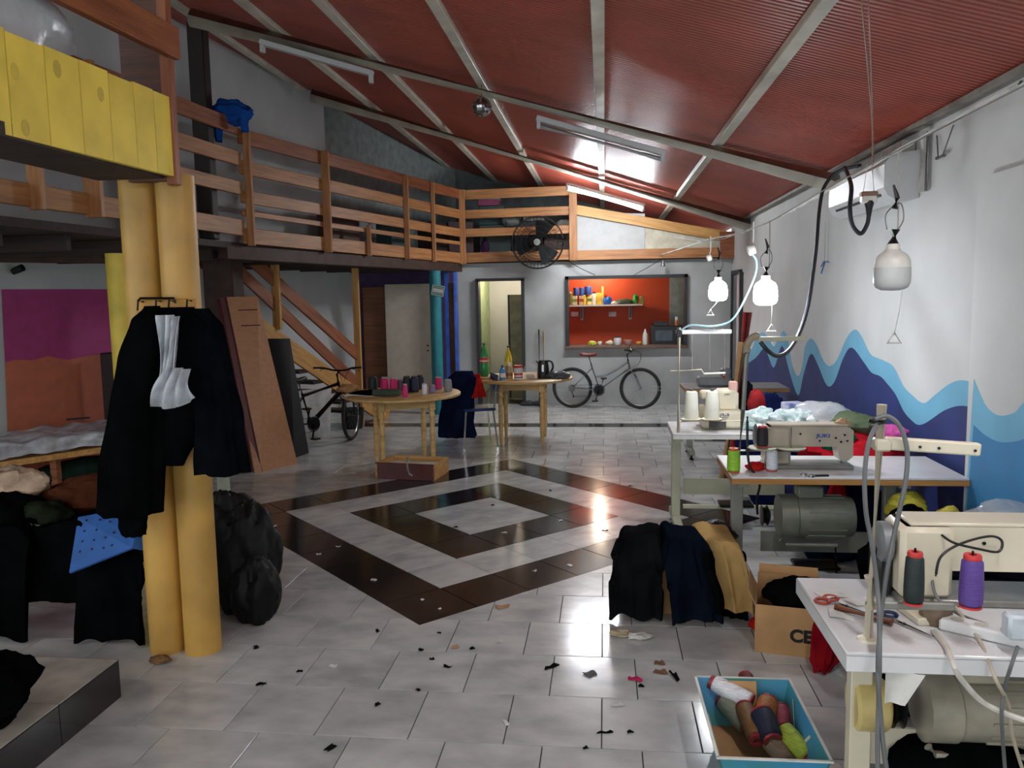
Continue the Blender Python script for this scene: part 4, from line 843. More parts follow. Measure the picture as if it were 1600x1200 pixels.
# overlock
ox = px(1098, 5.95); ov = thing('overlock_machine', 'cream overlock machine behind the two cotton cones', 'sewing machine', V(ox+.1, 5.95, HT))
MB().box((ox+.13, 5.98, HT+.07), (.3, .26, .13), b=.02).build('base', CREAM, ov); MB().box((ox+.17, 6.0, HT+.2), (.16, .18, .16), b=.025).build('upper_body', CREAM, ov); MB().box((ox+.06, 6.0, HT+.24), (.16, .1, .06), b=.015).build('arm', CREAM, ov)
MB().box((ox+.215, 5.97, HT+.3), (.06, .06, .08), b=.01).build('tension_block', mat('pink_plastic', 'd3a79c', .4), ov); MB().box((ox+.09, 5.84, HT+.045), (.12, .01, .06)).build('looper_cover', mat('dark_cover', '4b4a48', .4), ov)
for k in range(4): MB().lathe([(.012, 0), (.016, .008), (.0, .014)], V(ox+.05+.035*k, 5.845, HT+.11), 12, Matrix.Rotation(R(90), 3, 'X')).build('tension_dial', CHROME, ov)
RY = Matrix.Rotation(R(90), 3, 'Y')
p = V(ox-.01, 5.95, HT+.12); MB().lathe([(0, -.02), (.05, -.02), (.055, 0), (.05, .02), (0, .025)], p, 20, RY).build('handwheel', CREAM, ov)
text('lettering', 'JUKI', .02, BLACK, ov, V(ox+.165, 5.908, HT+.25), (R(90), 0, 0), .0006)
def cone(label, X, Y, z):
    t = thing('thread_cone', label, 'cone', V(X, Y, z), 'white cotton cones'); MB().lathe([(.0, 0), (.068, 0), (.072, .006), (.06, .012)], V(X, Y, z), 22).build('disc', CREAM, t)
    MB().lathe([(.048, .012), (.052, .02), (.042, .19), (.036, .2), (.012, .205), (.012, .2)], V(X, Y, z), 22).build('thread', mat('white_cotton', 'e6e4d6', .8, var=.05), t); MB().lathe([(.013, .2), (.013, .22), (0, .22)], V(X, Y, z), 10).build('core', mat('core_dark', '55534d', .6), t); return t
zc = HT+.09
for pxx, lab in ((1080, 'white cotton thread cone, left of the pair by the overlock'), (1112, 'white cotton thread cone, right of the pair, before the overlock')): cone(lab, px(pxx, 5.76), 5.76, zc)
# overlock thread stand
sx = px(1060, 5.74); s3 = thing('thread_stand', 'slim ivory thread stand rising over the overlock table', 'thread stand', V(sx, 5.74, HT))
top = Yp(1059, 512, 5.74); MB().cyl(V(sx, 5.74, HT), V(sx, 5.74, top.z), .0125).build('pole', CREAM, s3)
pa, pb = Yp(1056, 519, 5.74), Yp(1143, 520, 5.74); plank('top_bar', V(pa.x, 5.74, pa.z), V(pb.x, 5.74, pa.z), .02, .03, WLAM, s3)
MB().box(V(sx, 5.74, pa.z-.01), (.04, .035, .05), b=.005).build('clamp', BLACK, s3)
z1 = Yp(1060, 580, 5.74).z; MB().tube([V(px(1047, 5.74), 5.74, z1), V(px(1095, 5.74), 5.74, z1+.01), V(px(1099, 5.74), 5.74, z1-.02), V(px(1132, 5.74), 5.74, z1-.015)], .006).build('guide_arm', CREAM, s3)
zz = Yp(1060, 645, 5.74).z; MB().tube([V(sx, 5.74, zc-.01), V(px(1160, 5.74), 5.76, zc-.01)], .007).build('cone_rail', CREAM, s3)
for pxx in (1080, 1107, 1130): MB().cyl(V(px(pxx, 5.74), 5.74, pa.z), V(px(pxx, 5.74)+.004, 5.74, z1+.01), .0018, n=5).build('thread_line', MATS['white_cotton'], s3)
MB().cyl(V(px(1130, 5.74), 5.74, z1-.03), V(px(1130, 5.74), 5.74, z1-.06), .012).build('guide_knob', mat('orange_knob', 'b3502a', .5), s3)
# middle thread stand with its bent channel
s2 = thing('thread_stand', 'grey thread stand with bent cream top beside the beige machine', 'thread stand', V(px(1158, 4.5), 4.5, HT))
sx = F(1158, 742, HT).x; b0 = V(sx, 4.5, HT); tp = [b0, Yp(1161, 640, 4.5), Yp(1166, 560, 4.5), Yp(1170, 543, 4.5)]
MB().tube(tp, .0125).build('pole', GALV, s2)
MB().tube(bez([Yp(1166, 552, 4.5), Yp(1168, 538, 4.5), Yp(1175, 528, 4.5), Yp(1186, 524, 4.5)], 6), [.02]*18+[.017]).build('bent_sleeve', mat('tan_tape', 'a4967e', .6), s2)
pa, pb = Yp(1184, 530, 4.5), Yp(1258, 535, 4.5); plank('top_channel', pa, V(pb.x, 4.5, pa.z), .02, .026, CREAMG, s2)
zr = Yp(1160, 704, 4.5).z; MB().tube([V(sx, 4.5, zr), V(px(1250, 4.5), 4.5, zr)], .007).build('spool_rail', GREYM, s2)
for pxx in (1191, 1236):
    X = px(pxx, 4.5); MB().lathe([(0, .008), (.075, .012), (.08, .02), (.0, .016)], V(X, 4.5, zr), 24).build('disc', CREAMG, s2); MB().cyl(V(X, 4.5, zr), V(X, 4.5, zr+.13), .003, n=6).build('pin', GREYM, s2)
spool('black thread spool on the pin of the middle stand', V(px(1191, 4.5), 4.5, zr+.028), '15161c', .105, .031, core='c04040', group='spools by the middle machine')
spool('lime green thread spool standing on the left end of middle table', F(1146, 738, HT)+V(0, 0, .009), '8fc431', .12, .035, core='c9542e', group='spools by the middle machine')
spool('white thread spool standing in front of the beige machine', F(1206, 736, HT)+V(0, 0, .009), 'cfd3da', .115, .031, core='c04040', group='spools by the middle machine')
p = F(1180, 735, HT); o = MB().crumple(p+V(0, 0, .02), (.05, .035, .03), 5, .35, 3, floor=HT).build('red_scrap', REDC, loc=p); tag(o, 'small red and white cloth scrap between green and white spools', 'cloth')
for k, (x, y) in enumerate(((1268, 745), (1256, 742))):
    p = F(x, y, HT); o = MB().lathe([(.0, 0), (.018, 0), (.018, .008), (.006, .008), (.006, .014), (0, .014)], p, 14).build('bobbin', CHROME, loc=p); tag(o, ('right' if k == 0 else 'left')+' steel bobbin on the middle table in front of beige machine', 'bobbin', 'bobbins on the middle table')
p = F(1272, 744, HT); o = MB().box(p+V(.03, 0, .004), (.09, .02, .008), rot=.1).build('presser_tool', BLACKM, loc=p); tag(o, 'small dark metal plate lying on the middle table', 'tool')
# black belt and lever left of the middle motor
o = MB().tube(bez([V(px(1168, 4.5), 4.52, HT+.3), V(px(1170, 4.5), 4.5, HT+.05), V(px(1182, 4.5), 4.4, .72), V(px(1184, 4.5), 4.5, .6), V(px(1188, 4.5), 4.55, .5)], 6), .007).build('drive_belt', BLACK, loc=V(px(1182, 4.5), 4.5, .72)); tag(o, 'black drive belt falling from the middle stand to the motor', 'belt')
# ---------------- foreground table details
b0 = F(1356, 1000, HT); s1 = thing('thread_stand', 'cream thread stand in the foreground, spools on its lower bar', 'thread stand', b0)
tp = Yp(1378, 632, b0.y); MB().cyl(b0, V(tp.x-.0, b0.y, tp.z), .0135).build('pole', CREAM, s1); MB().lathe([(.03, 0), (.028, .006), (.015, .012)], b0, 16).build('foot', CREAM, s1)
def at1(x, y): return Yp(x, y, b0.y)
pa, pb = at1(1383, 692), at1(1530, 702); ch1 = plank('top_channel', pa, pb, .03, .034, CREAM, s1); MB().box(at1(1377, 694), (.045, .045, .035), b=.006).build('clamp', CREAM, s1)
for k in (.35, .55, .93): q = pa.lerp(pb, k)+V(0, -.016, -.002); MB().cyl(q, q+V(0, -.002, 0), .004, n=8).build('hole', BLACK, s1)
pl = at1(1352, 945); pr = at1(1492, 948); plank('lower_bar', pl, pr, .012, .022, GALV, s1); MB().cyl(at1(1360, 950), at1(1360, 900), .017).build('clamp', CREAM, s1)
for x, lab, col in ((1420, 'dark green thread spool with red core on the foreground stand', '1d2b28'), (1508, 'violet thread spool with red core on the foreground stand', '5b3f8e')):
    q = at1(x, 940 if x < 1450 else 945); q.y += -.01; spool(lab, q+V(0, -.022, .012), col, .135, .026 if x < 1450 else .03, core='d23a36', group='spools on the foreground stand'); MB().cyl(q+V(0, -.022, 0), q+V(0, -.022, .165), .003, n=6).build('pin', BLACKM, s1)
GC = mat('grey_rubber_cable', '6a6c6c', .5)
for lab, pts in (('grey cable tied to foreground stand, looping wide on the right side', [(1366, 656), (1385, 650), (1405, 665), (1417, 700), (1416, 745), (1405, 800), (1390, 870), (1378, 950), (1372, 1040), (1376, 1120), (1385, 1200), (1400, 1260)]), ('grey cable tied to foreground stand, falling on the left side', [(1372, 660), (1358, 690), (1351, 740), (1353, 800), (1362, 850), (1372, 930), (1374, 1010), (1373, 1090), (1371, 1160), (1372, 1260)])):
    c = bez([Yp(x, y, b0.y-.03-(.13 if y > 990 else 0)) for x, y in pts], 7); o = MB().tube(c, .0065, 7).build('grey_cable', GC, loc=c[0]); tag(o, lab, 'cable', 'cables on the foreground stand')
MB().torus(at1(1371, 658), .018, .006, None, 16, 6).build('cable_tie', BLACK, s1)
WC = mat('white_cable', 'cfcac0', .5)
for lab, pts, m in (('thick white cable curving off the foreground table edge to the right', [(1458, 985, HT), (1478, 1010, HT), (1490, 1040, .76), (1505, 1065, .70), (1540, 1100, .62), (1600, 1125, .6), (1660, 1140, .6)], WC), ('thin pale cable hanging from purple spool to the floor', [(1490, 945, .8), (1530, 1000, HT), (1555, 1060, .72), (1575, 1100, .62), (1582, 1150, .5), (1600, 1210, .35)], mat('pale_cable', 'b8ad98', .5)), ('dark thin cable lying from cream machine to the white adapter', [(1455, 890, .86), (1462, 930, .8), (1490, 955, HT+.01), (1530, 972, HT+.01), (1580, 985, HT+.02)], GC), ('grey cable dropping from the white adapter over the table edge', [(1590, 1010, .8), (1580, 1040, HT), (1570, 1075, .68), (1565, 1120, .6), (1570, 1200, .4)], GC)):
    c = bez([F(x, y, z+.008) for x, y, z in pts], 8); o = MB().tube(c, .008 if m is WC else .005, 7).build('loose_cable', m, loc=c[0]); tag(o, lab, 'cable')
c = bez([Yp(1462, 900, 2.5), Yp(1470, 870, 2.5), Yp(1500, 850, 2.52), Yp(1545, 838, 2.54), Yp(1565, 845, 2.54), Yp(1560, 862, 2.53), Yp(1530, 858, 2.52), Yp(1490, 848, 2.52), Yp(1470, 835, 2.56)], 7); o = MB().tube(c, .004, 6).build('thin_cable', BLACK, loc=c[0]); tag(o, 'thin black cable coiled on the front of cream machine', 'cable')
# power strip and adapter
pa, pb = F(1470, 980, HT), F(1600, 1010, HT); ps = thing('power_strip', 'white power strip lying along the foreground table', 'power strip', pa); plank('strip', pa+V(0, 0, .018), pb+(pb-pa)*.3+V(0, 0, .018), .06, .034, WLAM, ps, b=.006)
for k in range(4): q = pa.lerp(pb, .2+.3*k)+V(0, 0, .0355); MB().lathe([(.018, 0), (.018, .001), (0, .001)], q, 14).build('outlet', mat('outlet_grey', 'b5b2aa', .5), ps)
p = F(1590, 1005, HT+.03); o = MB().box(p+V(.0, .0, .05), (.07, .05, .07), b=.008).build('adapter', mat('adapter_white', 'c3ccd2', .4), loc=p); tag(o, 'pale box adapter plugged in at the right edge of foreground table', 'adapter')
# scissors, papers, tools on the foreground table
def scissors(label, p, rz, col):
    t = local('scissors', label, 'scissors', p, rz); m = mat('scissor_'+col, col, .4)
    for s in (-1, 1):
        MB().torus((-.07, s*.022, .006), .021, .005, None, 20, 6).build('handle', m, t)
        MB().prism([V(-.05, s*.012, .004), V(0, s*.004, .004), V(.11, 0, .004), V(.0, -s*.008, .004), V(-.045, s*.004, .004)], (0, 0, .003)).build('blade', CHROME, t)
    MB().cyl(V(0, 0, .003), V(0, 0, .011), .005, n=8).build('pivot', GREYM, t); return t
scissors('scissors with red handles open on the foreground table', F(1322, 950, HT), R(-50), 'a8402e'); scissors('scissors with dark blue handles near the table edge', F(1412, 978, HT), R(-60), '1d2c50')
rnd = random.Random(4)
for k, (x, y, a, lab) in enumerate(((1300, 930, .3, 'white paper slip at the back left of foreground table'), (1320, 962, -.2, 'white paper slip left of the foreground stand'), (1345, 940, .5, 'white paper slip behind the red scissors'), (1560, 925, .1, 'large white paper sheet right of violet spool'))):
    p = F(x, y, HT); s = .09 if k < 3 else .2; o = MB().sheet(lambda u, v: p+Matrix.Rotation(a, 3, 'Z')@V((u-.5)*s, (v-.5)*s*.7, .003+.004*math.sin(u*4+k)), 6, 6, .001).build('paper_slip', MATS['paper'], loc=p); tag(o, lab, 'paper')
p = F(1428, 965, HT); o = MB().box(p+V(0, 0, .012), (.045, .13, .024), rot=.15, b=.004).build('stapler_case', CREAM, loc=p); tag(o, 'cream plastic box lying under the spool bar', 'box')
p = F(1345, 965, HT); o = MB().cyl(p+V(-.06, .05, .012), p+V(.07, -.06, .012), .012).build('screwdriver', mat('brown_handle', '7a4a30', .5), loc=p); tag(o, 'brown handled tool lying beside the stand foot', 'tool')
p = F(1463, 975, HT); o = MB().crumple(p+V(0, 0, .03), (.045, .035, .035), 15, .2, 2).build('brown_plug', mat('brown_plug_m', '6f5d48', .5), loc=p); tag(o, 'brown plug lying between the white cables', 'plug')
# dark machine seen left of the cream one (belt guard)
p = Yp(1392, 900, 2.62); o = MB().box((p.x-.02, 2.66, HT+.09), (.05, .1, .17), b=.012).build('belt_guard', BLACK, loc=(p.x, 2.66, HT)); tag(o, 'black belt guard left of the cream machine', 'guard')
# grey machine on the farthest table
p = Yp(1115, 598, FT+.25); o = MB().box((p.x, FT+.25, HT+.05), (.34, .2, .1), b=.02); o.box((p.x+.12, FT+.25, HT+.13), (.1, .14, .12), b=.02); o = o.build('grey_machine', mat('machine_grey', '7e8184', .45), loc=(p.x, FT+.25, HT)); tag(o, 'low grey machine on the farthest sewing table', 'sewing machine')
p = Yp(1158, 620, 7.4); o = MB().box((p.x, 7.4, .5), (.16, .3, .9), b=.03); o = o.build('office_chair_back', cloth('black_uphol', '1b1b1e'), loc=(p.x, 7.4, .05)); tag(o, 'black upholstered chair back beyond the overlock', 'chair')
p = Yp(1166, 505, 7.2); q = V(p.x-.02, 7.15, 0); o = MB().tube([V(p.x-.12, 7.25, .02), Yp(1168, 488, 7.2)], [.05, .04], 14).build('red_roll', mat('red_plastic', 'b03030', .4), loc=V(p.x-.12, 7.25, .02)); tag(o, 'tall red roll leaning by the wall beyond the bulbs', 'roll')
o = MB().tube([V(p.x-.22, 7.05, .02), Yp(1160, 535, 7.05)], [.04, .04], 12).build('cardboard_tube', CARD, loc=V(p.x-.22, 7.05, .02)); tag(o, 'brown cardboard tube leaning beside the red roll', 'tube')
p = Yp(1040, 512, 12.55)
# ================================================================ WALL FAN
p = Yp(840, 379, 12.2); fn_ = thing('wall_fan', 'large round black fan fixed in front of the far railing', 'fan', p)
RXf = Matrix.Rotation(R(90), 3, 'X'); Rf = .39
m = MB()
for k, (rr, yo) in enumerate(((1.0, 0), (.97, -.05), (.82, -.085), (.62, -.105), (.42, -.115), (.22, -.12), (.97, .05), (.75, .09), (.5, .1))): m.torus(p+V(0, yo, 0), Rf*rr, .004 if k else .008, RXf, 40, 5)
for k in range(40):
    a = 2*math.pi*k/40; d = V(math.cos(a), 0, math.sin(a)); m.tube([p+d*Rf*.1+V(0, -.12, 0), p+d*Rf*.6+V(0, -.106, 0), p+d*Rf*.97+V(0, -.05, 0), p+d*Rf*.97+V(0, .05, 0), p+d*Rf*.5+V(0, .1, 0)], .0022, 4, False)
m.build('cage', BLACKM, fn_)
FB = mat('fan_blade', '17181a', .7, spec=.1)
for k in range(3):
    a0 = 2*math.pi*k/3+1.2
    def bl_(u, v): r = Rf*(.15+.72*v); a = a0+(u-.5)*(1.15-.25*v); return p+V(r*math.cos(a), (u-.5)*.09, r*math.sin(a))
    MB().sheet(bl_, 8, 8, .004).build('blade', FB, fn_)
MB().lathe([(0, -.03), (.05, -.03), (.06, 0), (.07, .12), (.05, .18), (0, .19)], p, 22, Matrix.Rotation(R(-90), 3, 'X')).build('motor_housing', BLACK, fn_)
MB().lathe([(0, 0), (.045, 0), (.05, .012), (0, .014)], p+V(0, -.118, 0), 20, RXf).build('badge', GREYM, fn_)
MB().tube([p+V(0, .16, 0), p+V(0, .25, -.06), p+V(0, .36, -.06)], .025).build('bracket', BLACKM, fn_)
for lab, a, b in (('thin black cable sagging from the fan to the hatch frame', [(884, 405), (905, 418), (930, 430)], 0), ('thin black cable rising from the hatch frame to the gable', [(990, 430), (1012, 418), (1036, 404), (1075, 386)], 0)):
    c = bez([Yp(x, y, 12.6) for x, y in a], 6); o = MB().tube(c, .005, 5).build('black_cable', BLACK, loc=c[0]); tag(o, lab, 'cable')
p = Yp(1036, 412, 12.55); o = MB().lathe([(.012, .05), (.015, .02), (.035, -.02), (.035, -.04), (0, -.045)], p, 14).build('small_spotlight', GREYM, loc=p); tag(o, 'small unlit spotlight under the gable board above hatch', 'lamp')
# ================================================================ KITCHEN
sh = thing('wall_shelf', 'white wall shelf with groceries on the red kitchen wall', 'shelf', V(.0, 14.0, 1.5)); a = Yp(888, 478, 13.95); b = Yp(1004, 475, 13.95); zs = a.z
MB().box(((a.x+b.x)/2, 14.02, zs), (b.x-a.x, .25, .025)).build('board', WLAM, sh)
for x in (909, 985): X = Yp(x, 490, 14.0).x; MB().box((X, 14.13, zs-.13), (.045, .02, .25)).build('bracket', GREYM, sh); MB().tube([V(X, 14.12, zs-.22), V(X, 13.95, zs-.02)], .009).build('brace', GREYM, sh)
for k, x in enumerate((898, 957)): q = Yp(x, 491, 14.13); o = MB().box(q, (.13, .02, .085), b=.004).build('wall_outlet', WL2, loc=q); tag(o, ('left' if k == 0 else 'right')+' white outlet plate on the red wall below the shelf', 'outlet')
zt = zs+.013
def can(lab, x, r, h, col, z=0, capc=None, cat='can', nm='food_can', Y=13.98):
    X = Yp(x, 470, Y).x; t = thing(nm, lab, cat, V(X, Y, zt+z), 'groceries on the kitchen shelf'); MB().lathe([(r*.96, 0), (r, .008), (r, h-.008), (r*.95, h), (0, h)], V(X, Y, zt+z), 16).build('body', mat('pack_'+col, col, .45), t)
    if capc: MB().lathe([(r*.6, h), (r*.6, h+.03), (0, h+.03)], V(X, Y, zt+z), 12).build('lid', mat('pack_'+capc, capc, .45), t)
    return t
def pack(lab, x, w, h, col, d=.07, rz=0, band=None, nm='food_packet', cat='packet', Y=13.98):
    X = Yp(x, 470, Y).x; t = thing(nm, lab, cat, V(X, Y, zt), 'groceries on the kitchen shelf'); MB().box((X, Y, zt+h/2), (w, d, h), rot=rz, b=.008).build('pack', mat('pack_'+col, col, .5), t)
    if band: MB().box((X, Y, zt+h*.5), (w*1.01, d*1.01, h*.3), rot=rz).build('label_band', mat('pack_'+band, band, .5), t)
    return t
can('olive green tin at the left end of kitchen shelf', 891, .045, .2, '6f6a2a', capc='c9c3a8'); can('blue tin on the left, on top of the packets', 900, .045, .13, '1f4e9a', z=.165); can('blue tin right of the first blue tin, on the packets', 909, .042, .13, '24559f', z=.165); can('large blue tin with red base on top of shelf goods', 919, .06, .14, '274f96', z=.175)
pack('cream packet under the blue tins', 898, .09, .16, 'c9c2a2', band='7a8a4a'); pack('red and cream packet beside the cream one', 908, .08, .16, 'c2a184', band='a8402c'); pack('yellow pasta packet in the middle of shelf goods', 914, .05, .17, 'd6c04a'); pack('pale yellow packet below the large blue tin', 921, .08, .17, 'd9cf8a', band='6a7a34')
can('white jar with dark lid among the packets', 928, .04, .19, 'd8d8d0', capc='2b2320', cat='jar', nm='jar'); pack('bright yellow packet right of the white jar', 936, .1, .2, 'd8b84a', band='c9a030'); can('tall thin yellow carton behind the yellow packet', 942, .022, .31, 'd2b060', cat='carton', nm='carton')
def lump(lab, x, Y, r, col, z, seed, cat='bag', nm='bag', al=1): X = Yp(x, 470, Y).x; o = MB().crumple((X, Y, z+r[2]*.8), r, seed, .3, 2.4, 28, 16, floor=z).build(nm, mat('bagc_'+col, col, .4, alpha=al), loc=(X, Y, z)); return tag(o, lab, cat)
lump('blue plastic bag on the shelf right of yellow packet', 949, 13.98, (.08, .06, .07), '1d62b8', zt, 40); lump('white paper bag lying on the shelf', 960, 13.98, (.07, .06, .03), 'd0d0cc', zt, 41); lump('dark green long bag lying on the shelf', 975, 13.97, (.15, .07, .05), '3f5a44', zt, 42); lump('green pointed bag near the right end of shelf', 993, 13.98, (.05, .05, .09), '3f9a4a', zt, 43); pack('olive box at the right end of the shelf', 1003, .07, .13, '8a8a3a')
zs2 = .94
ct = thing('kitchen_counter', 'dark kitchen counter behind the serving hatch', 'counter', V(.4, 13.2, 0)); MB().box((.4, 13.2, .9), (2.8, .5, .04), b=.005).build('worktop', mat('worktop', '5a4038', .5), ct); MB().box((.4, 13.25, .44), (2.75, .38, .88)).build('cabinet', mat('cabinet_brown', '4b352b', .6), ct)
def low(lab, x, Y, r, col, seed, cat, nm, al=1): return lump(lab, x, Y, r, col, zs2, seed, cat, nm, al)
low('yellow green cloth on the hatch sill', 925, 12.8, (.07, .05, .04), 'c3c93a', 50, 'cloth', 'cloth'); low('small white cup shaped pot on the hatch sill', 937, 12.8, (.035, .035, .035), 'd5d5d0', 51, 'pot', 'pot'); low('pale paper bag on the hatch sill', 952, 12.8, (.06, .05, .04), 'd3cdae', 52, 'bag', 'bag'); low('orange fruit net on the hatch sill', 998, 12.8, (.05, .04, .03), 'c9853a', 53, 'fruit', 'fruit_net')
turned('sugar_jar', 'white jar with dark lid standing on the hatch sill', 'jar', 965, 12.82, [(.045, 0), (.06, .03), (.06, .09), (.05, .115)], WL2, z=zs2, cap=([(.045, .115), (.045, .13), (0, .132)], BLACK), x=Yp(965, 530, 12.82).x)
turned('glass_bowl', 'pinkish glass bowl on the hatch sill', 'bowl', 981, 12.8, [(.03, 0), (.06, .03), (.07, .08), (.066, .08), (.055, .03), (0, .008)], mat('pink_glass', 'd3a89c', .15, alpha=.6), z=zs2, x=Yp(981, 530, 12.8).x)
turned('detergent_bottle', 'white detergent bottle with green base near the microwave', 'bottle', 1008, 12.85, [(.04, 0), (.042, .05), (.038, .16), (.02, .2), (.01, .24), (0, .25)], mat('milk_bottle', 'cbd0c3', .4), z=zs2, x=Yp(1008, 530, 12.85).x)
a, b = Yp(1016, 510, 13.0), Yp(1072, 541, 13.0); mw = thing('microwave', 'black microwave oven at the right end of the hatch', 'microwave', V((a.x+b.x)/2, 13.15, .92)); MB().box(((a.x+b.x)/2, 13.16, .92+.15), (b.x-a.x, .34, .3), b=.008).build('body', BLACK, mw); MB().box(((a.x*.62+b.x*.38), 12.985, 1.07), ((b.x-a.x)*.48, .008, .17), b=.003).build('door_window', mat('mw_glass', '4f5a62', .15), mw); MB().box(((a.x*.2+b.x*.8), 12.985, 1.07), (.06, .006, .2)).build('control_panel', mat('mw_panel', '2c2d30', .3), mw)
o = MB().box(((a.x*.7+b.x*.3), 13.12, 1.22+.035), (.22, .22, .07), b=.006).build('black_tray', mat('black_tray_m', '1a1c22', .4), loc=((a.x*.7+b.x*.3), 13.12, 1.22)); tag(o, 'black box on top of the microwave', 'box')
turned('spice_jar', 'small amber jar with pale lid on the microwave', 'jar', 1058, 13.1, [(.025, 0), (.027, .08), (.02, .09)], mat('amber', 'a8602a', .3), z=1.222, cap=([(.022, .09), (.022, .14), (0, .14)], WL2), x=Yp(1057, 500, 13.1).x)
# ================================================================ RIGHT SIDE: jackets on a box
cb = thing('cardboard_box', 'plain cardboard box buried under the pile of jackets', 'box', V(.42, 4.5, 0)); MB().box((.42, 4.48, .16), (.56, .36, .32), b=.004).build('carton', CARD, cb); 
for s in (-1, 1): MB().box((.42, 4.48+s*.19, .3), (.54, .006, .06)).build('flap', CARD, cb)
def drape(nm, label, x0, x1, yf, yb_, zt_, zf, m, seed, cat='jacket', th=.02, skew=0, zb=.08, nu=34, nv=40, group=None):
    def fn(u, v):
        x = x0+(x1-x0)*u; n1 = noise.noise(V(u*2.2+seed, v*2, seed)); n2 = 1-2*abs(noise.noise(V(u*2.6+seed*3+v*.8, v*2.6, 1.7))); n3 = .45*(1-2*abs(noise.noise(V(u*6+v*2, v*5+seed, 4.2))))
        if v < .5: t = v/.5; y = yf-.05*(1-t)**2+.03*t; z = zf+(zt_-zf)*math.sin(t*math.pi/2)**.9
        else: t = (v-.5)/.5; y = yf+.03+(yb_-yf)*t; z = zt_-(zt_-zb)*max(0, t-.45)**2*2.6
        x += skew*(1-v*1.2)+.02*n1
        e = 1-min(1, min(u, 1-u)*6); z -= .09*e*e*(1 if v > .2 else .3)
        return V(x+.012*n3, y-.03*n2-.016*n3-.05*(u-.5)**2, max(.012, z+.035*n1+.02*n2*min(1, v*3)))
    o = MB().sheet(fn, nu, nv, th).build(nm, m, loc=((x0+x1)/2, yf, 0), ang=80); return tag(o, label, cat, group)
LEATH = mat('black_puffer', '151618', .6, var=.25, scale=6, bump=.15, bscale=14, spec=0); NAVY2 = mat('dark_navy', '0f1520', .95, var=.2, scale=5, spec=0); TAN = cloth('camel_cloth', 'b0905c', var=.1)
drape('puffer_jacket', 'shiny black jacket at the left of the jacket pile on floor', .07, .33, 4.24, 4.75, .44, .03, LEATH, 3, skew=-.05)
drape('navy_jacket', 'dark navy jacket in the middle of the jacket pile', .27, .52, 4.17, 4.78, .45, .05, NAVY2, 7, skew=.07)
drape('camel_jacket', 'camel tan jacket with black trim on the jacket pile', .45, .70, 4.2, 4.85, .43, .1, TAN, 11, skew=.05)
o = MB().sheet(lambda u, v: V(.50+.055*u+.05*(1-v)+.012*math.sin(v*6), 4.085-.03*math.sin(u*3.1)+.14*max(0, v-.6), .1+.31*v), 8, 16, .01).build('black_trim', BLKC, bpy.data.objects['camel_jacket']); 
for v_ in o.data.vertices: pass
drape('black_garment', 'black garment at the right back of the jacket pile beside table leg', .60, .74, 4.3, 4.75, .36, .02, BLKC, 19, cat='garment')
o = MB().crumple((.62, 4.62, .36), (.12, .1, .07), 21, .3, 2.2).build('black_bundle', mat('black_film', '1a1b1d', .3, var=.2), loc=(.62, 4.62, .3)); tag(o, 'crumpled black bundle on top right of the jacket pile', 'bag')
# CE box
ce = local('carton', 'open cardboard carton lettered CE under the middle sewing table', 'box', V(.90, 3.98, 0), R(-12))
for c, s in (((0, -.15, .12), (.30, .006, .24)), ((0, .15, .15), (.30, .006, .30)), ((-.15, 0, .12), (.006, .30, .24)), ((.15, 0, .12), (.006, .30, .24)), ((0, 0, .006), (.3, .3, .01))): MB().box(c, s).build('side', CARD, ce)
MB().box((0, .19, .29), (.29, .1, .005), M=Matrix.Rotation(R(35), 3, 'X')).build('flap', CARD, ce); MB().box((-.17, 0, .27), (.005, .28, .09), M=Matrix.Rotation(R(-25), 3, 'Y')).build('flap', CARD, ce)
text('lettering', 'CE', .085, BLACK, ce, V(.06, -.1535, .1), (R(90), 0, 0), .0006, .045)
o = MB().crumple((.94, 4.0, .24), (.15, .12, .07), 23, .35, 2.2).build('black_cloth', BLKC, loc=(.94, 4.0, .2)); tag(o, 'black cloth heaped in the CE carton', 'cloth')
o = MB().garment([(V(1.04, 3.72, .27), .05, .06), (V(1.02, 3.7, .2), .07, .07), (V(1.0, 3.68, .08), .06, .05), (V(.985, 3.66, .012), .035, .03)], 4, 5, .2, 28, 16).build('dark_red_cloth', cloth('dark_red_cloth', '7d141c'), loc=(1.02, 3.7, 0)); tag(o, 'dark red cloth spilling to the floor right of CE carton', 'cloth')
o = MB().box((.84, 4.27, .05), (.09, .06, .1), b=.004); o = o.build('small_white_box', WL2, loc=(.84, 4.27, 0)); tag(o, 'small white box on the floor behind the CE carton', 'box')
o = MB().crumple((.79, 4.14, .03), (.05, .05, .03), 27, .4, 2.6, 26, 14, floor=0).build('red_scrap', REDC, loc=(.79, 4.14, 0)); tag(o, 'small red scrap on the floor left of CE carton', 'cloth')
# blue printed box with spools
bb = local('printed_box', 'blue green printed carton full of thread spools at the bottom', 'box', V(.535, 2.81, 0), R(1))
PRI = mat('blue_print', '3f93c4', .45, col2='3f8f70', scale=6.0); PRE = mat('blue_print_edge', 'd9d6cc', .6); w2, l2, hh = .18, .28, .24
wb_, lb_ = .115, .2
top_ = [V(-w2, -l2, hh), V(w2, -l2, hh), V(w2, l2, hh), V(-w2, l2, hh)]; bot_ = [V(-wb_, -lb_, .004), V(wb_, -lb_, .004), V(wb_, lb_, .004), V(-wb_, lb_, .004)]
for i in range(4):
    j = (i+1) % 4; cen = (bot_[i]+bot_[j])/2; MB().prism([bot_[i], bot_[j], top_[j], top_[i]], V(-cen.x, -cen.y, 0).normalized()*.006).build('side', PRI, bb, flat=True)
MB().box((0, 0, .008), (wb_*2, lb_*2, .008)).build('bottom', CARD, bb)
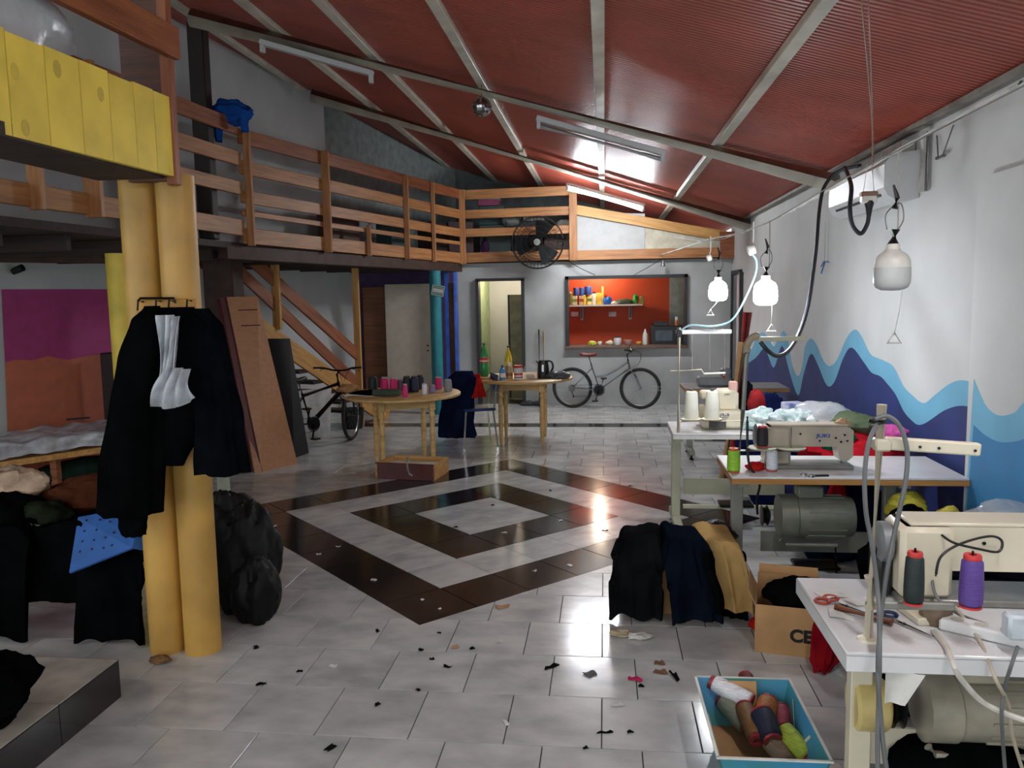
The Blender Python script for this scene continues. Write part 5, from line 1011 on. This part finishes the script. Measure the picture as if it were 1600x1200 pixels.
for c, s in (((0, -l2, hh), (w2*2+.01, .009, .006)), ((0, l2, hh), (w2*2+.01, .009, .006)), ((-w2, 0, hh), (.009, l2*2, .006)), ((w2, 0, hh), (.009, l2*2, .006))): MB().box(c, s).build('rim', PRE, bb)
for a, b in (((.165, .16, .22), (.137, .0, .11)), ((.165, -.08, .21), (.137, .0, .11)), ((-.165, .05, .21), (-.137, -.1, .1))): plank('printed_line', Vector(a), Vector(b), .002, .012, PRE, bb)
MB().box((.02, -l2+.012, .18), (.12, .003, .1), M=Matrix.Rotation(R(-19), 3, 'X')).build('bare_card', CARD, bb)
MB().box((-.02, .225, .2), (.13, .004, .1), M=Matrix.Rotation(R(-20), 3, 'X')).build('torn_flap', CARD, bb); MB().box((0, 0, .06), (.26, .44, .03)).build('packing_card', CARD, bb)
def lay(px_, py_, z, az, el):       # axis of a lying spool
    return F(px_, py_, z), Matrix.Rotation(R(az), 3, 'Z') @ Matrix.Rotation(R(90-el), 3, 'Y')
for x, y, z, az, el, col, h, r, lab in ((1172, 1098, .15, 150, 14, 'e4e4e6', .14, .03, 'white spool with red end lying at the top of the spool box'), (1131, 1096, .13, -62, -12, '7f8272', .13, .031, 'olive grey spool below the white one in spool box'), (1163, 1106, .15, -85, -10, '6d4a22', .15, .028, 'brown spool lying upright in the middle of spool box'), (1200, 1098, .15, -110, -8, 'b06a24', .11, .032, 'orange brown spool near the top middle of spool box'), (1190, 1116, .17, -80, -20, '141c33', .1, .035, 'dark navy spool facing forward in the middle of spool box'), (1220, 1110, .12, -100, -12, 'b8485c', .11, .03, 'pink spool right of the navy one in spool box'), (1222, 1142, .13, -62, -14, 'b9cf4a', .13, .033, 'lime yellow spool at the bottom right of spool box'), (1200, 1152, .11, -70, -12, 'a08a72', .12, .029, 'beige spool left of the lime one in spool box'), (1178, 1090, .12, 100, 20, '6b2a20', .1, .028, 'dark red brown spool at the back of spool box'), (1221, 1106, .09, 80, 5, '3a1418', .1, .03, 'dark maroon spool behind the pink one in spool box')):
    c, T = lay(x, y, z+.035, az, el); spool(lab, c, col, h*1.12, r*1.25, T, core='8c2f35', group='spools in the printed box')
# ---------------- fabric heaps along the right wall
HEAP = [('red_fabric', 'large red fabric bundle along the wall behind middle table', (1.55, 5.25, .70), (.3, .2, .13), 'b3202c', 60), ('green_fabric', 'green fabric bundle behind the beige machine head', (1.42, 5.2, .80), (.12, .12, .1), '14704a', 61), ('pink_fabric', 'pink flowered fabric piece on top of the wall heap', (1.76, 5.15, .86), (.09, .1, .05), 'c2569a', 62), ('olive_fabric', 'olive printed fabric on the heap near the navy mural', (1.62, 5.4, .86), (.17, .15, .09), '5d6a52', 63), ('navy_fabric', 'navy fabric heap at the base behind middle table', (1.5, 5.3, .3), (.3, .26, .32), '1d2340', 64), ('red_sleeve', 'red cloth hanging under the middle table by the motor', (1.36, 4.85, .42), (.07, .08, .2), 'b3222a', 65), ('black_fabric', 'big black fabric heap under the right of middle table', (1.62, 4.2, .28), (.24, .3, .34), '0e0f12', 66), ('yellow_fabric', 'yellow and white fabric piece under the right end of middle table', (1.62, 4.45, .57), (.1, .08, .08), 'c9bd4a', 67), ('yellow_bag', 'pale yellow bag at the right, above black fabric', (1.74, 4.2, .58), (.08, .07, .06), 'd0c55a', 68), ('black_fabric', 'black cloth heap on the floor behind the foreground table', (1.42, 3.4, .3), (.36, .3, .34), '0b0c0f', 69), ('black_fabric', 'flat black cloth lying behind the cream machine', (1.56, 3.5, .60), (.28, .28, .06), '121318', 70), ('brown_fabric', 'brownish fabric edge showing on the black heap', (1.65, 3.95, .56), (.16, .1, .05), '8a6a58', 71)]
for nm, lab, c, r, col, sd in HEAP:
    o = MB().crumple(c, r, sd, .38, 1.9, 44, 26, floor=.0).build(nm, cloth('fab_'+col, col), loc=V(c[0], c[1], max(0, c[2]-r[2]))); tag(o, lab, 'fabric', 'fabric heaps along the right wall')
p = Yp(1565, 808, 3.7); o = MB().crumple((p.x, 3.7, .72), (.15, .12, .08), 75, .35, 2.2).build('clear_bag', PLASTIC, loc=(p.x, 3.7, .64)); tag(o, 'clear plastic bag with pink inside at the right edge', 'bag')
p = Yp(1298, 645, 5.55); o = MB().crumple((p.x+.02, 5.85, .86), (.2, .16, .1), 76, .3, 2.2).build('clear_bag', MILKY, loc=(p.x, 5.85, .76)); tag(o, 'large clear plastic bag of cloth on the overlock table', 'bag')
for k, (x, y, r, sd, lab) in enumerate(((1185, 645, .11, 80, 'white printed fabric heap left on the overlock table'), (1222, 650, .12, 81, 'white printed fabric heap in the middle of overlock table'), (1250, 648, .09, 82, 'white printed fabric heap beside the clear bag'))):
    p = Yp(x, y, 5.9); o = MB().crumple((p.x, 5.9-.05*k, HT+.06), (r, .12, .085), sd, .5, 2.8, 44, 26, floor=HT).build('white_fabric', mat('print_fabric', 'd8dde0', .85, col2='7fb0a8', scale=16, bump=.2), loc=(p.x, 5.9, HT)); tag(o, lab, 'fabric', 'white fabric heaps')
p = Yp(1240, 632, 6.05); o = MB().box((p.x, 6.08, HT+.09), (.14, .1, .16), rot=.3, b=.006).build('blue_white_box', mat('bw_box', 'c9c9d0', .5, col2='2c4a9a', scale=9), loc=(p.x, 6.08, HT)); tag(o, 'small blue and white packet behind the white fabric', 'box')
p = Yp(1205, 640, 6.5); o = MB().crumple((p.x, 6.62, .45), (.24, .18, .46), 84, .3, 2, floor=0).build('navy_bundle', cloth('fab_navy2', '19224a'), loc=(p.x, 6.62, 0)); tag(o, 'navy blue fabric bundle behind the overlock table', 'fabric')
p = Yp(1182, 625, 6.45); o = MB().crumple((p.x, 6.45, .85), (.07, .06, .12), 85, .3, 2).build('red_bundle', cloth('fab_red2', '8f2a2c'), loc=(p.x, 6.45, .7)); tag(o, 'small red cloth bundle behind the overlock table', 'fabric')
# mural wall details: strings with blue pegs, bent wire hooks
p = Xp(1293, 410, 1.93); t = thing('string_pegs', 'two thin strings with blue pegs hanging on white wall', 'pegs', p)
for dy in (-.05, .06): MB().cyl(p+V(-.01, dy, .35), p+V(-.01, dy, .0), .0018, n=5).build('string', MATS['grey_wire'], t)
PEG = mat('blue_peg', '2f5fa8', .4); MB().tube([p+V(-.012, -.08, .0), p+V(-.012, .07, .01), p+V(-.012, .16, -.03)], .006, 6).build('peg', PEG, t); MB().tube([p+V(-.012, .05, 0), p+V(-.012, .15, -.09)], .006, 6).build('peg', PEG, t)
p = Xp(1475, 245, 1.94); t = thing('wire_hook', 'bent wire hook with two prongs high on the right wall', 'hook', p); q0, q1 = Xp(1464, 212, 1.94), Xp(1490, 195, 1.94)
MB().tube([q0, p+V(-.02, .03, 0)], .004, 6).build('wire', GREYM, t); MB().tube([q1, p+V(-.02, -.03, 0)], .004, 6).build('wire', GREYM, t); MB().tube([p+V(-.02, .05, 0), p+V(-.02, -.06, 0)], .01, 6).build('knob', GREYM, t)

o = MB().crumple((1.12, 2.5, .17), (.24, .16, .2), 91, .3, 1.8, 40, 24, floor=0).build('black_fabric', BLKC, loc=(1.12, 2.5, 0)); tag(o, 'black fabric heap on the floor below the foreground motor', 'fabric')
p = F(1420, 1062, .70); o = MB().sheet(lambda u, v: V(p.x-.05+u*.1*(1-.5*v), p.y+.03+.01*math.sin(u*5), .705-.09*v), 6, 6, .002).build('paper_slip', MATS['paper'], loc=p); tag(o, 'white paper hanging below the edge of foreground table', 'paper')
# ================================================================ LEFT SIDE
# coat rack board across the ochre columns
cr = thing('coat_rack', 'short wooden coat rack screwed across the ochre columns', 'coat rack', Yp(262, 478, 3.57)); a, b = Yp(212, 476, 3.575), Yp(306, 479, 3.575); zz = (a.z+b.z)/2
plank('rack_board', V(a.x, 3.578, zz), V(b.x, 3.578, zz), .018, .06, mat('ochre_board', 'c08a34', .5), cr)
for x in (222, 250, 270, 298): q = Yp(x, 478, 3.56); MB().tube([V(q.x, 3.57, zz+.02), V(q.x, 3.53, zz+.025), V(q.x, 3.52, zz-.02)], .005, 6).build('hook', BLACKM, cr)
MB().tube([Yp(216, 470, 3.54), Yp(219, 466, 3.54), Yp(272, 466, 3.54), Yp(274, 474, 3.54)], .006, 6).build('wire_bracket', BLACKM, cr)
def hung(nm, label, Yc, pts, ry, m, seed, folds=4, amp=.055, cat='jacket'):   # pts: (left px, right px, py)
    rows = []
    for i, (l, r, y) in enumerate(pts): a, b = Yp(l, y, Yc), Yp(r, y, Yc); rows.append((V((a.x+b.x)/2, Yc, (a.z+b.z)/2), (b.x-a.x)/2, ry[i] if isinstance(ry, (list, tuple)) else ry))
    o = MB().garment(rows, seed, folds, amp, 56, 34).build(nm, m, loc=rows[-1][0], ang=80); return tag(o, label, cat, 'dark garments hung on the ochre columns')
hung('black_coat', 'long black coat hung at the left of ochre columns', 3.42, [(226, 250, 478), (205, 262, 500), (186, 262, 560), (172, 258, 640), (160, 254, 730), (156, 252, 800)], [.03, .07, .09, .1, .1, .1], BLKC, 3)
o = hung('black_sleeve', 'black sleeve hanging below the long black coat', 3.44, [(188, 232, 760), (186, 228, 810), (196, 226, 835)], .05, BLKC, 8, 4, .08, 'sleeve')
hung('black_jacket', 'short black jacket in the middle of the ochre columns', 3.47, [(245, 300, 480), (235, 330, 510), (236, 322, 600), (248, 312, 680), (254, 288, 725)], [.03, .05, .06, .06, .04], cloth('black_cloth_soft', '0b0c0e'), 5)
hung('black_trousers', 'black trousers hung at the right of ochre columns', 3.50, [(296, 326, 482), (300, 346, 510), (304, 362, 580), (306, 376, 660), (306, 386, 738)], [.03, .06, .07, .08, .09], mat('black_navy_cloth', '0b0e12', .9, var=.2, bump=.2, spec=0), 9, 5, .1, 'trousers')
# clear plastic strip bag hanging in the middle
t = thing('plastic_cover', 'silvery clear plastic cover hanging over the black jackets', 'plastic cover', Yp(270, 570, 3.33))
FOIL = mat('silvery_plastic', 'c6ccd2', .2, var=.15, scale=14, alpha=.8, bump=.6, bscale=16, spec=.9)
def ribbon(pts, w, seed):
    c = bez([Yp(x, y, 3.34) for x, y in pts], 8); n = len(c)
    return MB().sheet(lambda u, v: c[min(n-1, int(v*(n-1)))]+V((u-.5)*w*(1+.25*math.sin(v*7+seed)), -.02-.02*math.sin(u*9+seed+v*3), 0), 14, n, .003)
ribbon([(262, 492), (264, 530), (262, 580), (255, 620)], .055, 1).build('strip', FOIL, t, ang=80); ribbon([(276, 494), (275, 530), (270, 580), (268, 600)], .04, 3).build('strip', FOIL, t, ang=80)
fa = [Yp(x, y, 3.33) for x, y in ((262, 572), (298, 578), (312, 618), (243, 632))]
def fan_(u, v):
    q = fa[0].lerp(fa[1], u).lerp(fa[3].lerp(fa[2], u), v); return q+V(0, -.018*math.sin(u*19+v*2)-.05*math.sin(v*2.6), -.03*math.sin(u*3.1)*v)
MB().sheet(fan_, 34, 12, .004).build('bag_end', FOIL, t, ang=80)
# black bags right of the columns
for nm, lab, c, r, sd, m in (('black_bag', 'large black bag standing behind the ochre columns', (-2.0, 4.2, .28), (.18, .18, .32), 101, 0), ('black_bag', 'lower black bag at the right of ochre columns', (-1.9, 4.05, .17), (.11, .12, .2), 102, 0), ('black_bag', 'black bag with magenta tag behind the columns', (-2.2, 4.35, .32), (.2, .16, .33), 103, 0)):
    o = MB().crumple(c, r, sd, .32, 1.9, 64, 36, floor=0).build(nm, mat('black_fabric_shine', '0c0d0e', .6, var=.3, bump=.2, bscale=10, spec=.25), loc=(c[0], c[1], 0)); tag(o, lab, 'bag', 'black bags behind the columns')
p = Yp(350, 770, 5.2); o = MB().box((p.x, 5.2, .3), (.07, .05, .6)).build('pale_green_post', mat('pale_green', 'a3ab98', .5), loc=(p.x, 5.2, 0)); tag(o, 'pale green metal post standing behind the ochre columns', 'post')
# low bench with clothes heap
lb = thing('low_bench', 'low bench with white legs buried under black clothes at left', 'bench', V(-2.95, 4.05, 0)); MB().box((-2.98, 4.05, .42), (1.2, .5, .03)).build('seat_board', DARKW, lb)
for x in (-3.5, -2.68): 
    for y in (3.85, 4.25): MB().tube([V(x, y, .41), V(x+.06, y-.02, 0)], .014).build('leg', WL2, lb)
drape('black_clothes', 'black clothes draped over the far left end of the low bench', -3.62, -2.98, 3.74, 4.35, .60, .03, BLKC, 31, 'clothes', .03, 0, .4, group='black clothes on the low bench')
drape('black_clothes', 'black clothes draped over the bench end beside the ochre columns', -2.72, -2.36, 3.76, 4.3, .52, .02, MATS['black_cloth_soft'], 37, 'clothes', .03, 0, .4, group='black clothes on the low bench')
drape('black_clothes', 'black clothes draped under the blue sheet on the bench', -3.05, -2.66, 3.82, 4.3, .58, .2, BLKC, 41, 'clothes', .03, 0, .4, group='black clothes on the low bench')
o = MB().crumple((-3.3, 4.0, .56), (.24, .2, .14), 110, .35, 2.2, 44, 26).build('black_clothes', BLKC, loc=(-3.3, 4.0, .46)); tag(o, 'crumpled black clothes on top of the bench heap', 'clothes', 'black clothes on the low bench')
for nm, lab, c, r, sd, col in (('cream_cloth', 'cream cloth with red hem on the heap at far left', (-3.42, 4.2, .70), (.2, .14, .12), 115, 'c9ae95'), ('brown_cloth', 'brown cloth crumpled behind the blue sheet', (-2.98, 4.25, .64), (.24, .14, .1), 116, '5d3524'), ('green_cloth', 'dark green cloth on the heap below the cream cloth', (-3.08, 4.0, .60), (.14, .1, .07), 117, '232a1e'), ('red_hem', 'small red cloth end beside the cream cloth', (-3.22, 4.08, .62), (.05, .05, .03), 118, '8a1f2c'), ('grey_cloth', 'small grey white cloth end on the dark heap', (-3.08, 3.86, .55), (.07, .05, .04), 119, '7d7a70')):
    o = MB().crumple(c, r, sd, .42, 2.2, 40, 24).build(nm, cloth('fab_'+col, col), loc=V(*c)); tag(o, lab, 'cloth')
# blue perforated sheet
BS = mat('blue_felt', '2f62ab', .7, var=.08); t = thing('blue_sheet', 'blue perforated foam sheet lying tilted on the black clothes', 'sheet', Yp(160, 850, 3.72))
q = [Yp(108, 895, 3.62), Yp(206, 856, 3.62), Yp(216, 822, 3.72), Yp(183, 797, 3.85), Yp(122, 808, 3.85)]
nrm = (q[1]-q[0]).cross(q[4]-q[0]).normalized(); nrm = nrm if nrm.y > 0 else -nrm
MB().prism(q, nrm*.012).build('foam', BS, t, flat=True); MB().prism([q[1], q[2], q[2]+V(.04, .06, -.02), q[1]+V(.05, .05, -.03)], nrm*.012).build('folded_edge', BS, t, flat=True)
for x, y in ((135, 813), (156, 812), (132, 830), (151, 828), (129, 846), (147, 844), (165, 840), (144, 858), (162, 856), (125, 862), (175, 852), (172, 815), (178, 832)):
    d = sight(x, y); k = (q[0]-EYE).dot(nrm)/d.dot(nrm); w_ = EYE+d*k; MB().lathe([(.006, -.002), (.006, .002), (0, .002)], w_-nrm*.001, 8, nrm.to_track_quat('Z', 'Y').to_matrix()).build('hole', mat('hole_dark', '141a2a', .7), t)
# bench with the wrapped mattress
mb_ = thing('day_bed', 'plywood day bed along the coral wall at far left', 'bed', V(-5.0, 6.6, 0)); e0, e1 = V(-5.35, 5.5, .45), V(-4.12, 7.25, .45); nd = V(-.82, .57, 0)*.56
MB().prism([e0, e1, e1+nd, e0+nd], (0, 0, -.05)).build('bed_board', PINE2, mb_, flat=True)
for q in (e0+nd*.1, e1+nd*.1, e0.lerp(e1, .5)+nd*.1, e0+nd*.9, e1+nd*.9): MB().box((q.x, q.y, .2), (.06, .06, .4)).build('leg', PINED, mb_)
WRAP = mat('wrapped_grey', '98959a', .25, col2='d6dce2', scale=7, bump=.7, bscale=9, spec=.9)
def mf(u, v):
    s = e0.lerp(e1, .02+.96*u); 
    if v < .3: y = .02; z = .46+.12*(v/.3)
    else: y = .02+.94*(v-.3)/.7; z = .58+.05*math.sin(u*3)*(v-.3)
    n1 = noise.noise(V(u*14, v*3, 2)); n2 = 1-2*abs(noise.noise(V(u*9, v*4, 7))); pnt = s+nd*y; return V(pnt.x+.02*n1, pnt.y-.02*n2, z+.025*n1+.02*n2)
o = MB().sheet(mf, 50, 20, .03).build('wrapped_mattress', WRAP, loc=(-5.0, 6.6, .45), ang=80); tag(o, 'grey mattress wrapped in shiny plastic on the day bed', 'mattress')
p = F(122, 656, .62); o = MB().box(p+V(0, 0, .012), (.2, .05, .012), rot=.7).build('dark_strap', mat('dark_violet', '241b30', .6), loc=p); tag(o, 'dark strap lying on the wrapped mattress', 'strap')
o = MB().crumple((-4.75, 6.75, .2), (.6, .2, .13), 121, .3, 2, floor=0, rot=R(54)).build('dark_green_roll', cloth('dark_green', '1c2a24'), loc=(-4.75, 6.75, 0)); tag(o, 'dark green bundle stored under the day bed', 'bundle')
# dark cabinet beside the painted wall
p = Yp(208, 600, 7.75); o = MB().box((p.x-.1, 7.75, .62), (.3, .3, 1.24), b=.01).build('dark_cabinet', wood('dark_red_cabinet', '2a1515', '1c0e0e'), loc=(p.x-.1, 7.75, 0)); tag(o, 'narrow dark cabinet beside the coral wall behind hung coats', 'cabinet')
# camera on the left wall
p = Wp(18, 422, A0, A1)-nA*.02; t = thing('security_camera', 'small black security camera on the upper left wall', 'camera', p); MB().lathe([(.03, -.05), (.034, 0), (.034, .06), (.02, .065)], p-nA*.06, 14, Matrix.Rotation(R(70), 3, 'Y')).build('barrel', BLACK, t); MB().tube([p, p-nA*.05], .012).build('arm', BLACKM, t)
# black fluffy bundle on the step
o = MB().crumple((-2.36, 2.62, .28), (.16, .2, .13), 131, .5, 2.6, 56, 32, floor=.171).build('black_bundle', BLKC, loc=(-2.36, 2.62, .171)); tag(o, 'black fabric bundle on the low step at bottom left', 'bundle')
# ================================================================ LOFT CLUTTER
rnd = random.Random(11)
def lbox(label, x, y, z, s, col, rz=0, nm='storage_box', cat='box', lid=None):
    t = thing(nm, label, cat, V(x, y, z), 'boxes stored on the loft'); m = mat('lb_'+col, col, .6); MB().box((x, y, z+s[2]/2), s, rot=rz, b=.006).build('carton', m, t)
    if lid: MB().box((x, y, z+s[2]+.012), (s[0]*1.03, s[1]*1.03, .03), rot=rz, b=.004).build('lid', mat('lb_'+lid, lid, .5), t)
    return t
zl = 2.32
lbox('tall dark green box behind the far railing', -1.75, 13.1, zl, (.5, .4, .55), '2a3a36', .1); lbox('dark grey box beside the green one on the loft', -1.2, 13.2, zl, (.45, .4, .6), '2b2e30', -.1); lbox('brown box behind the fan on the loft', -.75, 13.1, zl, (.4, .4, .45), '3d2a22'); lbox('pale box on top of dark boxes behind the far railing', -1.15, 13.2, zl+.61, (.35, .3, .16), '8a8f8a', .2); lbox('white and magenta box on top of the loft stack', -1.85, 13.15, zl+.87, (.34, .3, .1), '7a3050', .05, lid='b9b7b5'); lbox('dark teal box under the magenta box on the loft', -1.8, 13.15, zl+.56, (.42, .36, .3), '24403f', .05)
lbox('dark maroon box near the far loft corner', -2.35, 13.1, zl, (.4, .5, .62), '3a1f22', .3); lbox('dark brown chest behind the slanting railing', -2.62, 12.3, zl, (.25, .5, .55), '33241e', -.28); lbox('grey teal box behind the slanting railing', -2.95, 11.2, zl, (.25, .5, .45), '35484a', -.28); lbox('dark wooden crate behind the slanting railing', -3.3, 9.9, zl, (.22, .6, .5), '4a2c1e', -.28)
for k, (x, y, z, r, col, lab) in enumerate(((-.95, 12.95, zl+.1, (.12, .1, .1), '7d8486', 'small grey bundle low behind the fan'), (-1.5, 12.9, zl+.62, (.14, .1, .1), '5a5f5c', 'grey cloth bundle on the green box'), (-.62, 13.0, zl+.55, (.14, .1, .06), '8c8a80', 'pale cloth at the right end of the far railing'), (-3.92, 6.9, zl+.3, (.16, .2, .3), '6d5a58', 'dusty pink bag behind the near railing'), (-1.9, 12.95, zl+.2, (.1, .1, .16), '3a2540', 'dark violet bag low behind the far railing'))):
    o = MB().crumple((x, y, z), r, 140+k, .35, 2, floor=zl if z < zl+.4 else None).build('cloth_bundle', cloth('lbun_'+col, col), loc=(x, y, z)); tag(o, lab, 'bundle')
# ================================================================ SCRAPS ON THE FLOOR
def scrap(nm, label, px_, py_, w, h, rz, m, cat='scrap', group=None, curl=.01):
    p = F(px_, py_); T = Matrix.Rotation(rz, 3, 'Z'); k = px_*.37; w *= .72; h *= .75; curl *= .5
    o = MB().sheet(lambda u, v: p+T@V((u-.5)*w*(1-.2*math.sin(v*3+k)), (v-.5)*h*(1+.25*math.sin(u*4+k)), .004+curl*(math.sin(u*3.4+k)**2)*(.4+v)), 6, 5, .002).build(nm, m, loc=p); return tag(o, label, cat, group)
BS_, WS, TS = cloth('scrap_black', '17171a'), cloth('scrap_white', 'd5d3cf'), cloth('scrap_tan', 'b08a68')
blk = [(516, 1170, .035, .06), (861, 1043, .10, .03), (590, 987, .05, .02), (657, 1017, .03, .03), (686, 990, .03, .015), (738, 1014, .03, .03), (675, 1031, .03, .02), (699, 1043, .06, .02), (408, 1070, .07, .02), (468, 1050, .035, .02), (985, 1145, .04, .015), (1002, 1073, .04, .02), (945, 1146, .08, .015), (653, 1079, .03, .02), (915, 1170, .03, .015), (770, 790, .04, .03), (712, 824, .05, .02), (945, 830, .06, .02), (985, 760, .06, .02), (860, 767, .05, .02), (1256, 970, .05, .03), (400, 1012, .05, .03), (590, 1102, .03, .03)]
BL = ['black oblong scrap nearest the bottom edge of the floor', 'long black scrap left of the grey striped scrap', 'black scrap left of the diamond tip on pale tile', 'round black scrap directly below the diamond tip', 'thin black scrap just right below the diamond tip', 'dark round scrap left of the small tan scrap', 'small black scrap in the row under the tan scrap', 'pointed black scrap lowest under the diamond tip', 'long black scrap near the foot of ochre columns', 'black scrap on the tile joint left of centre', 'black scrap near the left side of printed box', 'black scrap touching the magenta scrap', 'flat dark thread scrap left of the printed box', 'lone black scrap in the middle front of floor', 'black scrap at the bottom, halfway to the printed box', 'black scrap on the white centre of the diamond', 'black scrap on the inner black ring, left of centre', 'black scrap on the white ring near the jackets', 'black scrap on pale floor right of the diamond', 'black scrap on the outer ring, far right side', 'black scrap on the floor beside the CE carton', 'black scrap nearest the ochre columns', 'faint dark scrap between ochre columns and centre']
for (x, y, w_, h_), lb_x in zip(blk, BL): scrap('black_scrap', lb_x, x, y, w_, h_, (x*7 % 10)/4-1, BS_, group='black scraps on the floor')
wh = [(584, 907, .05, .03), (660, 938, .04, .02), (521, 1042, .05, .03), (781, 1003, .05, .03), (892, 861, .05, .02), (890, 884, .05, .03), (529, 855, .05, .02), (498, 867, .04, .02), (430, 823, .05, .03), (788, 833, .05, .02), (876, 814, .05, .02), (687, 952, .02, .02), (965, 1103, .08, .02), (836, 893, .04, .02), (551, 740, .1, .08), (790, 1130, .06, .02)]
WLB = ['white scrap on the left arm of the black diamond near its tip', 'white scrap on black tile left above the diamond tip', 'white scrap on pale tile left of centre front', 'white scrap right of the diamond tip on pale tile', 'white scrap on the right black arm, upper one', 'white scrap on the right black arm, lower one', 'white scrap on the left black arm, upper of two', 'white scrap on the left black arm, lower of two', 'white scrap at the left corner of the black diamond', 'white scrap on the inner black ring, front side', 'white scrap on the inner black ring, right side', 'tiny white scrap nearest the diamond tip', 'long white scrap on pale floor in front of jackets', 'white scrap on the white ring right of its front corner', 'crumpled white scrap left of the red drawer', 'thin white scrap at the front middle of floor']
for (x, y, w_, h_), lb_x in zip(wh, WLB): scrap('white_scrap', lb_x, x, y, w_, h_, (x*3 % 10)/4-1, WS, group='white scraps on the floor')
scrap('tan_scrap', 'tan fabric scrap below the corner of the black diamond', 786, 949, .1, .06, .3, TS); scrap('tan_scrap', 'small tan scrap among black scraps in front of diamond', 711, 1012, .05, .03, .2, TS)
scrap('brown_scrap', 'brown square scrap on the floor, upper of two', 1030, 1037, .06, .045, .1, cloth('scrap_brown', '84644c')); scrap('brown_scrap', 'brown square scrap on the floor, lower of two', 1032, 1051, .08, .045, -.1, MATS['scrap_brown'])
scrap('magenta_scrap', 'magenta fabric scrap on the floor tiles', 992, 1063, .08, .035, -.4, cloth('scrap_magenta', 'b02a55'), curl=.02); scrap('grey_scrap', 'grey striped scrap on the floor tiles', 923, 1054, .07, .06, .6, cloth('scrap_grey', '6a6c6a')); scrap('black_strip', 'curved black strip right of the brown scraps', 1055, 1059, .035, .1, .3, BS_, curl=.02)
for x, y, lab, sd in ((970, 993, 'crumpled beige scrap in front of the jacket pile', 151), (1000, 998, 'thin white scrap right of the beige one', 152), (251, 1034, 'small brown crumpled scrap at the foot of ochre columns', 153)):
    p = F(x, y); o = MB().crumple(p+V(0, 0, .012), (.05 if sd != 152 else .06, .03, .018), sd, .5, 3, 24, 14, floor=0).build('crumpled_scrap', cloth('scr_%d' % sd, {151: 'b7a88c', 152: 'cfccc4', 153: '8a6a4a'}[sd]), loc=p); tag(o, lab, 'scrap')
p = F(826, 628);
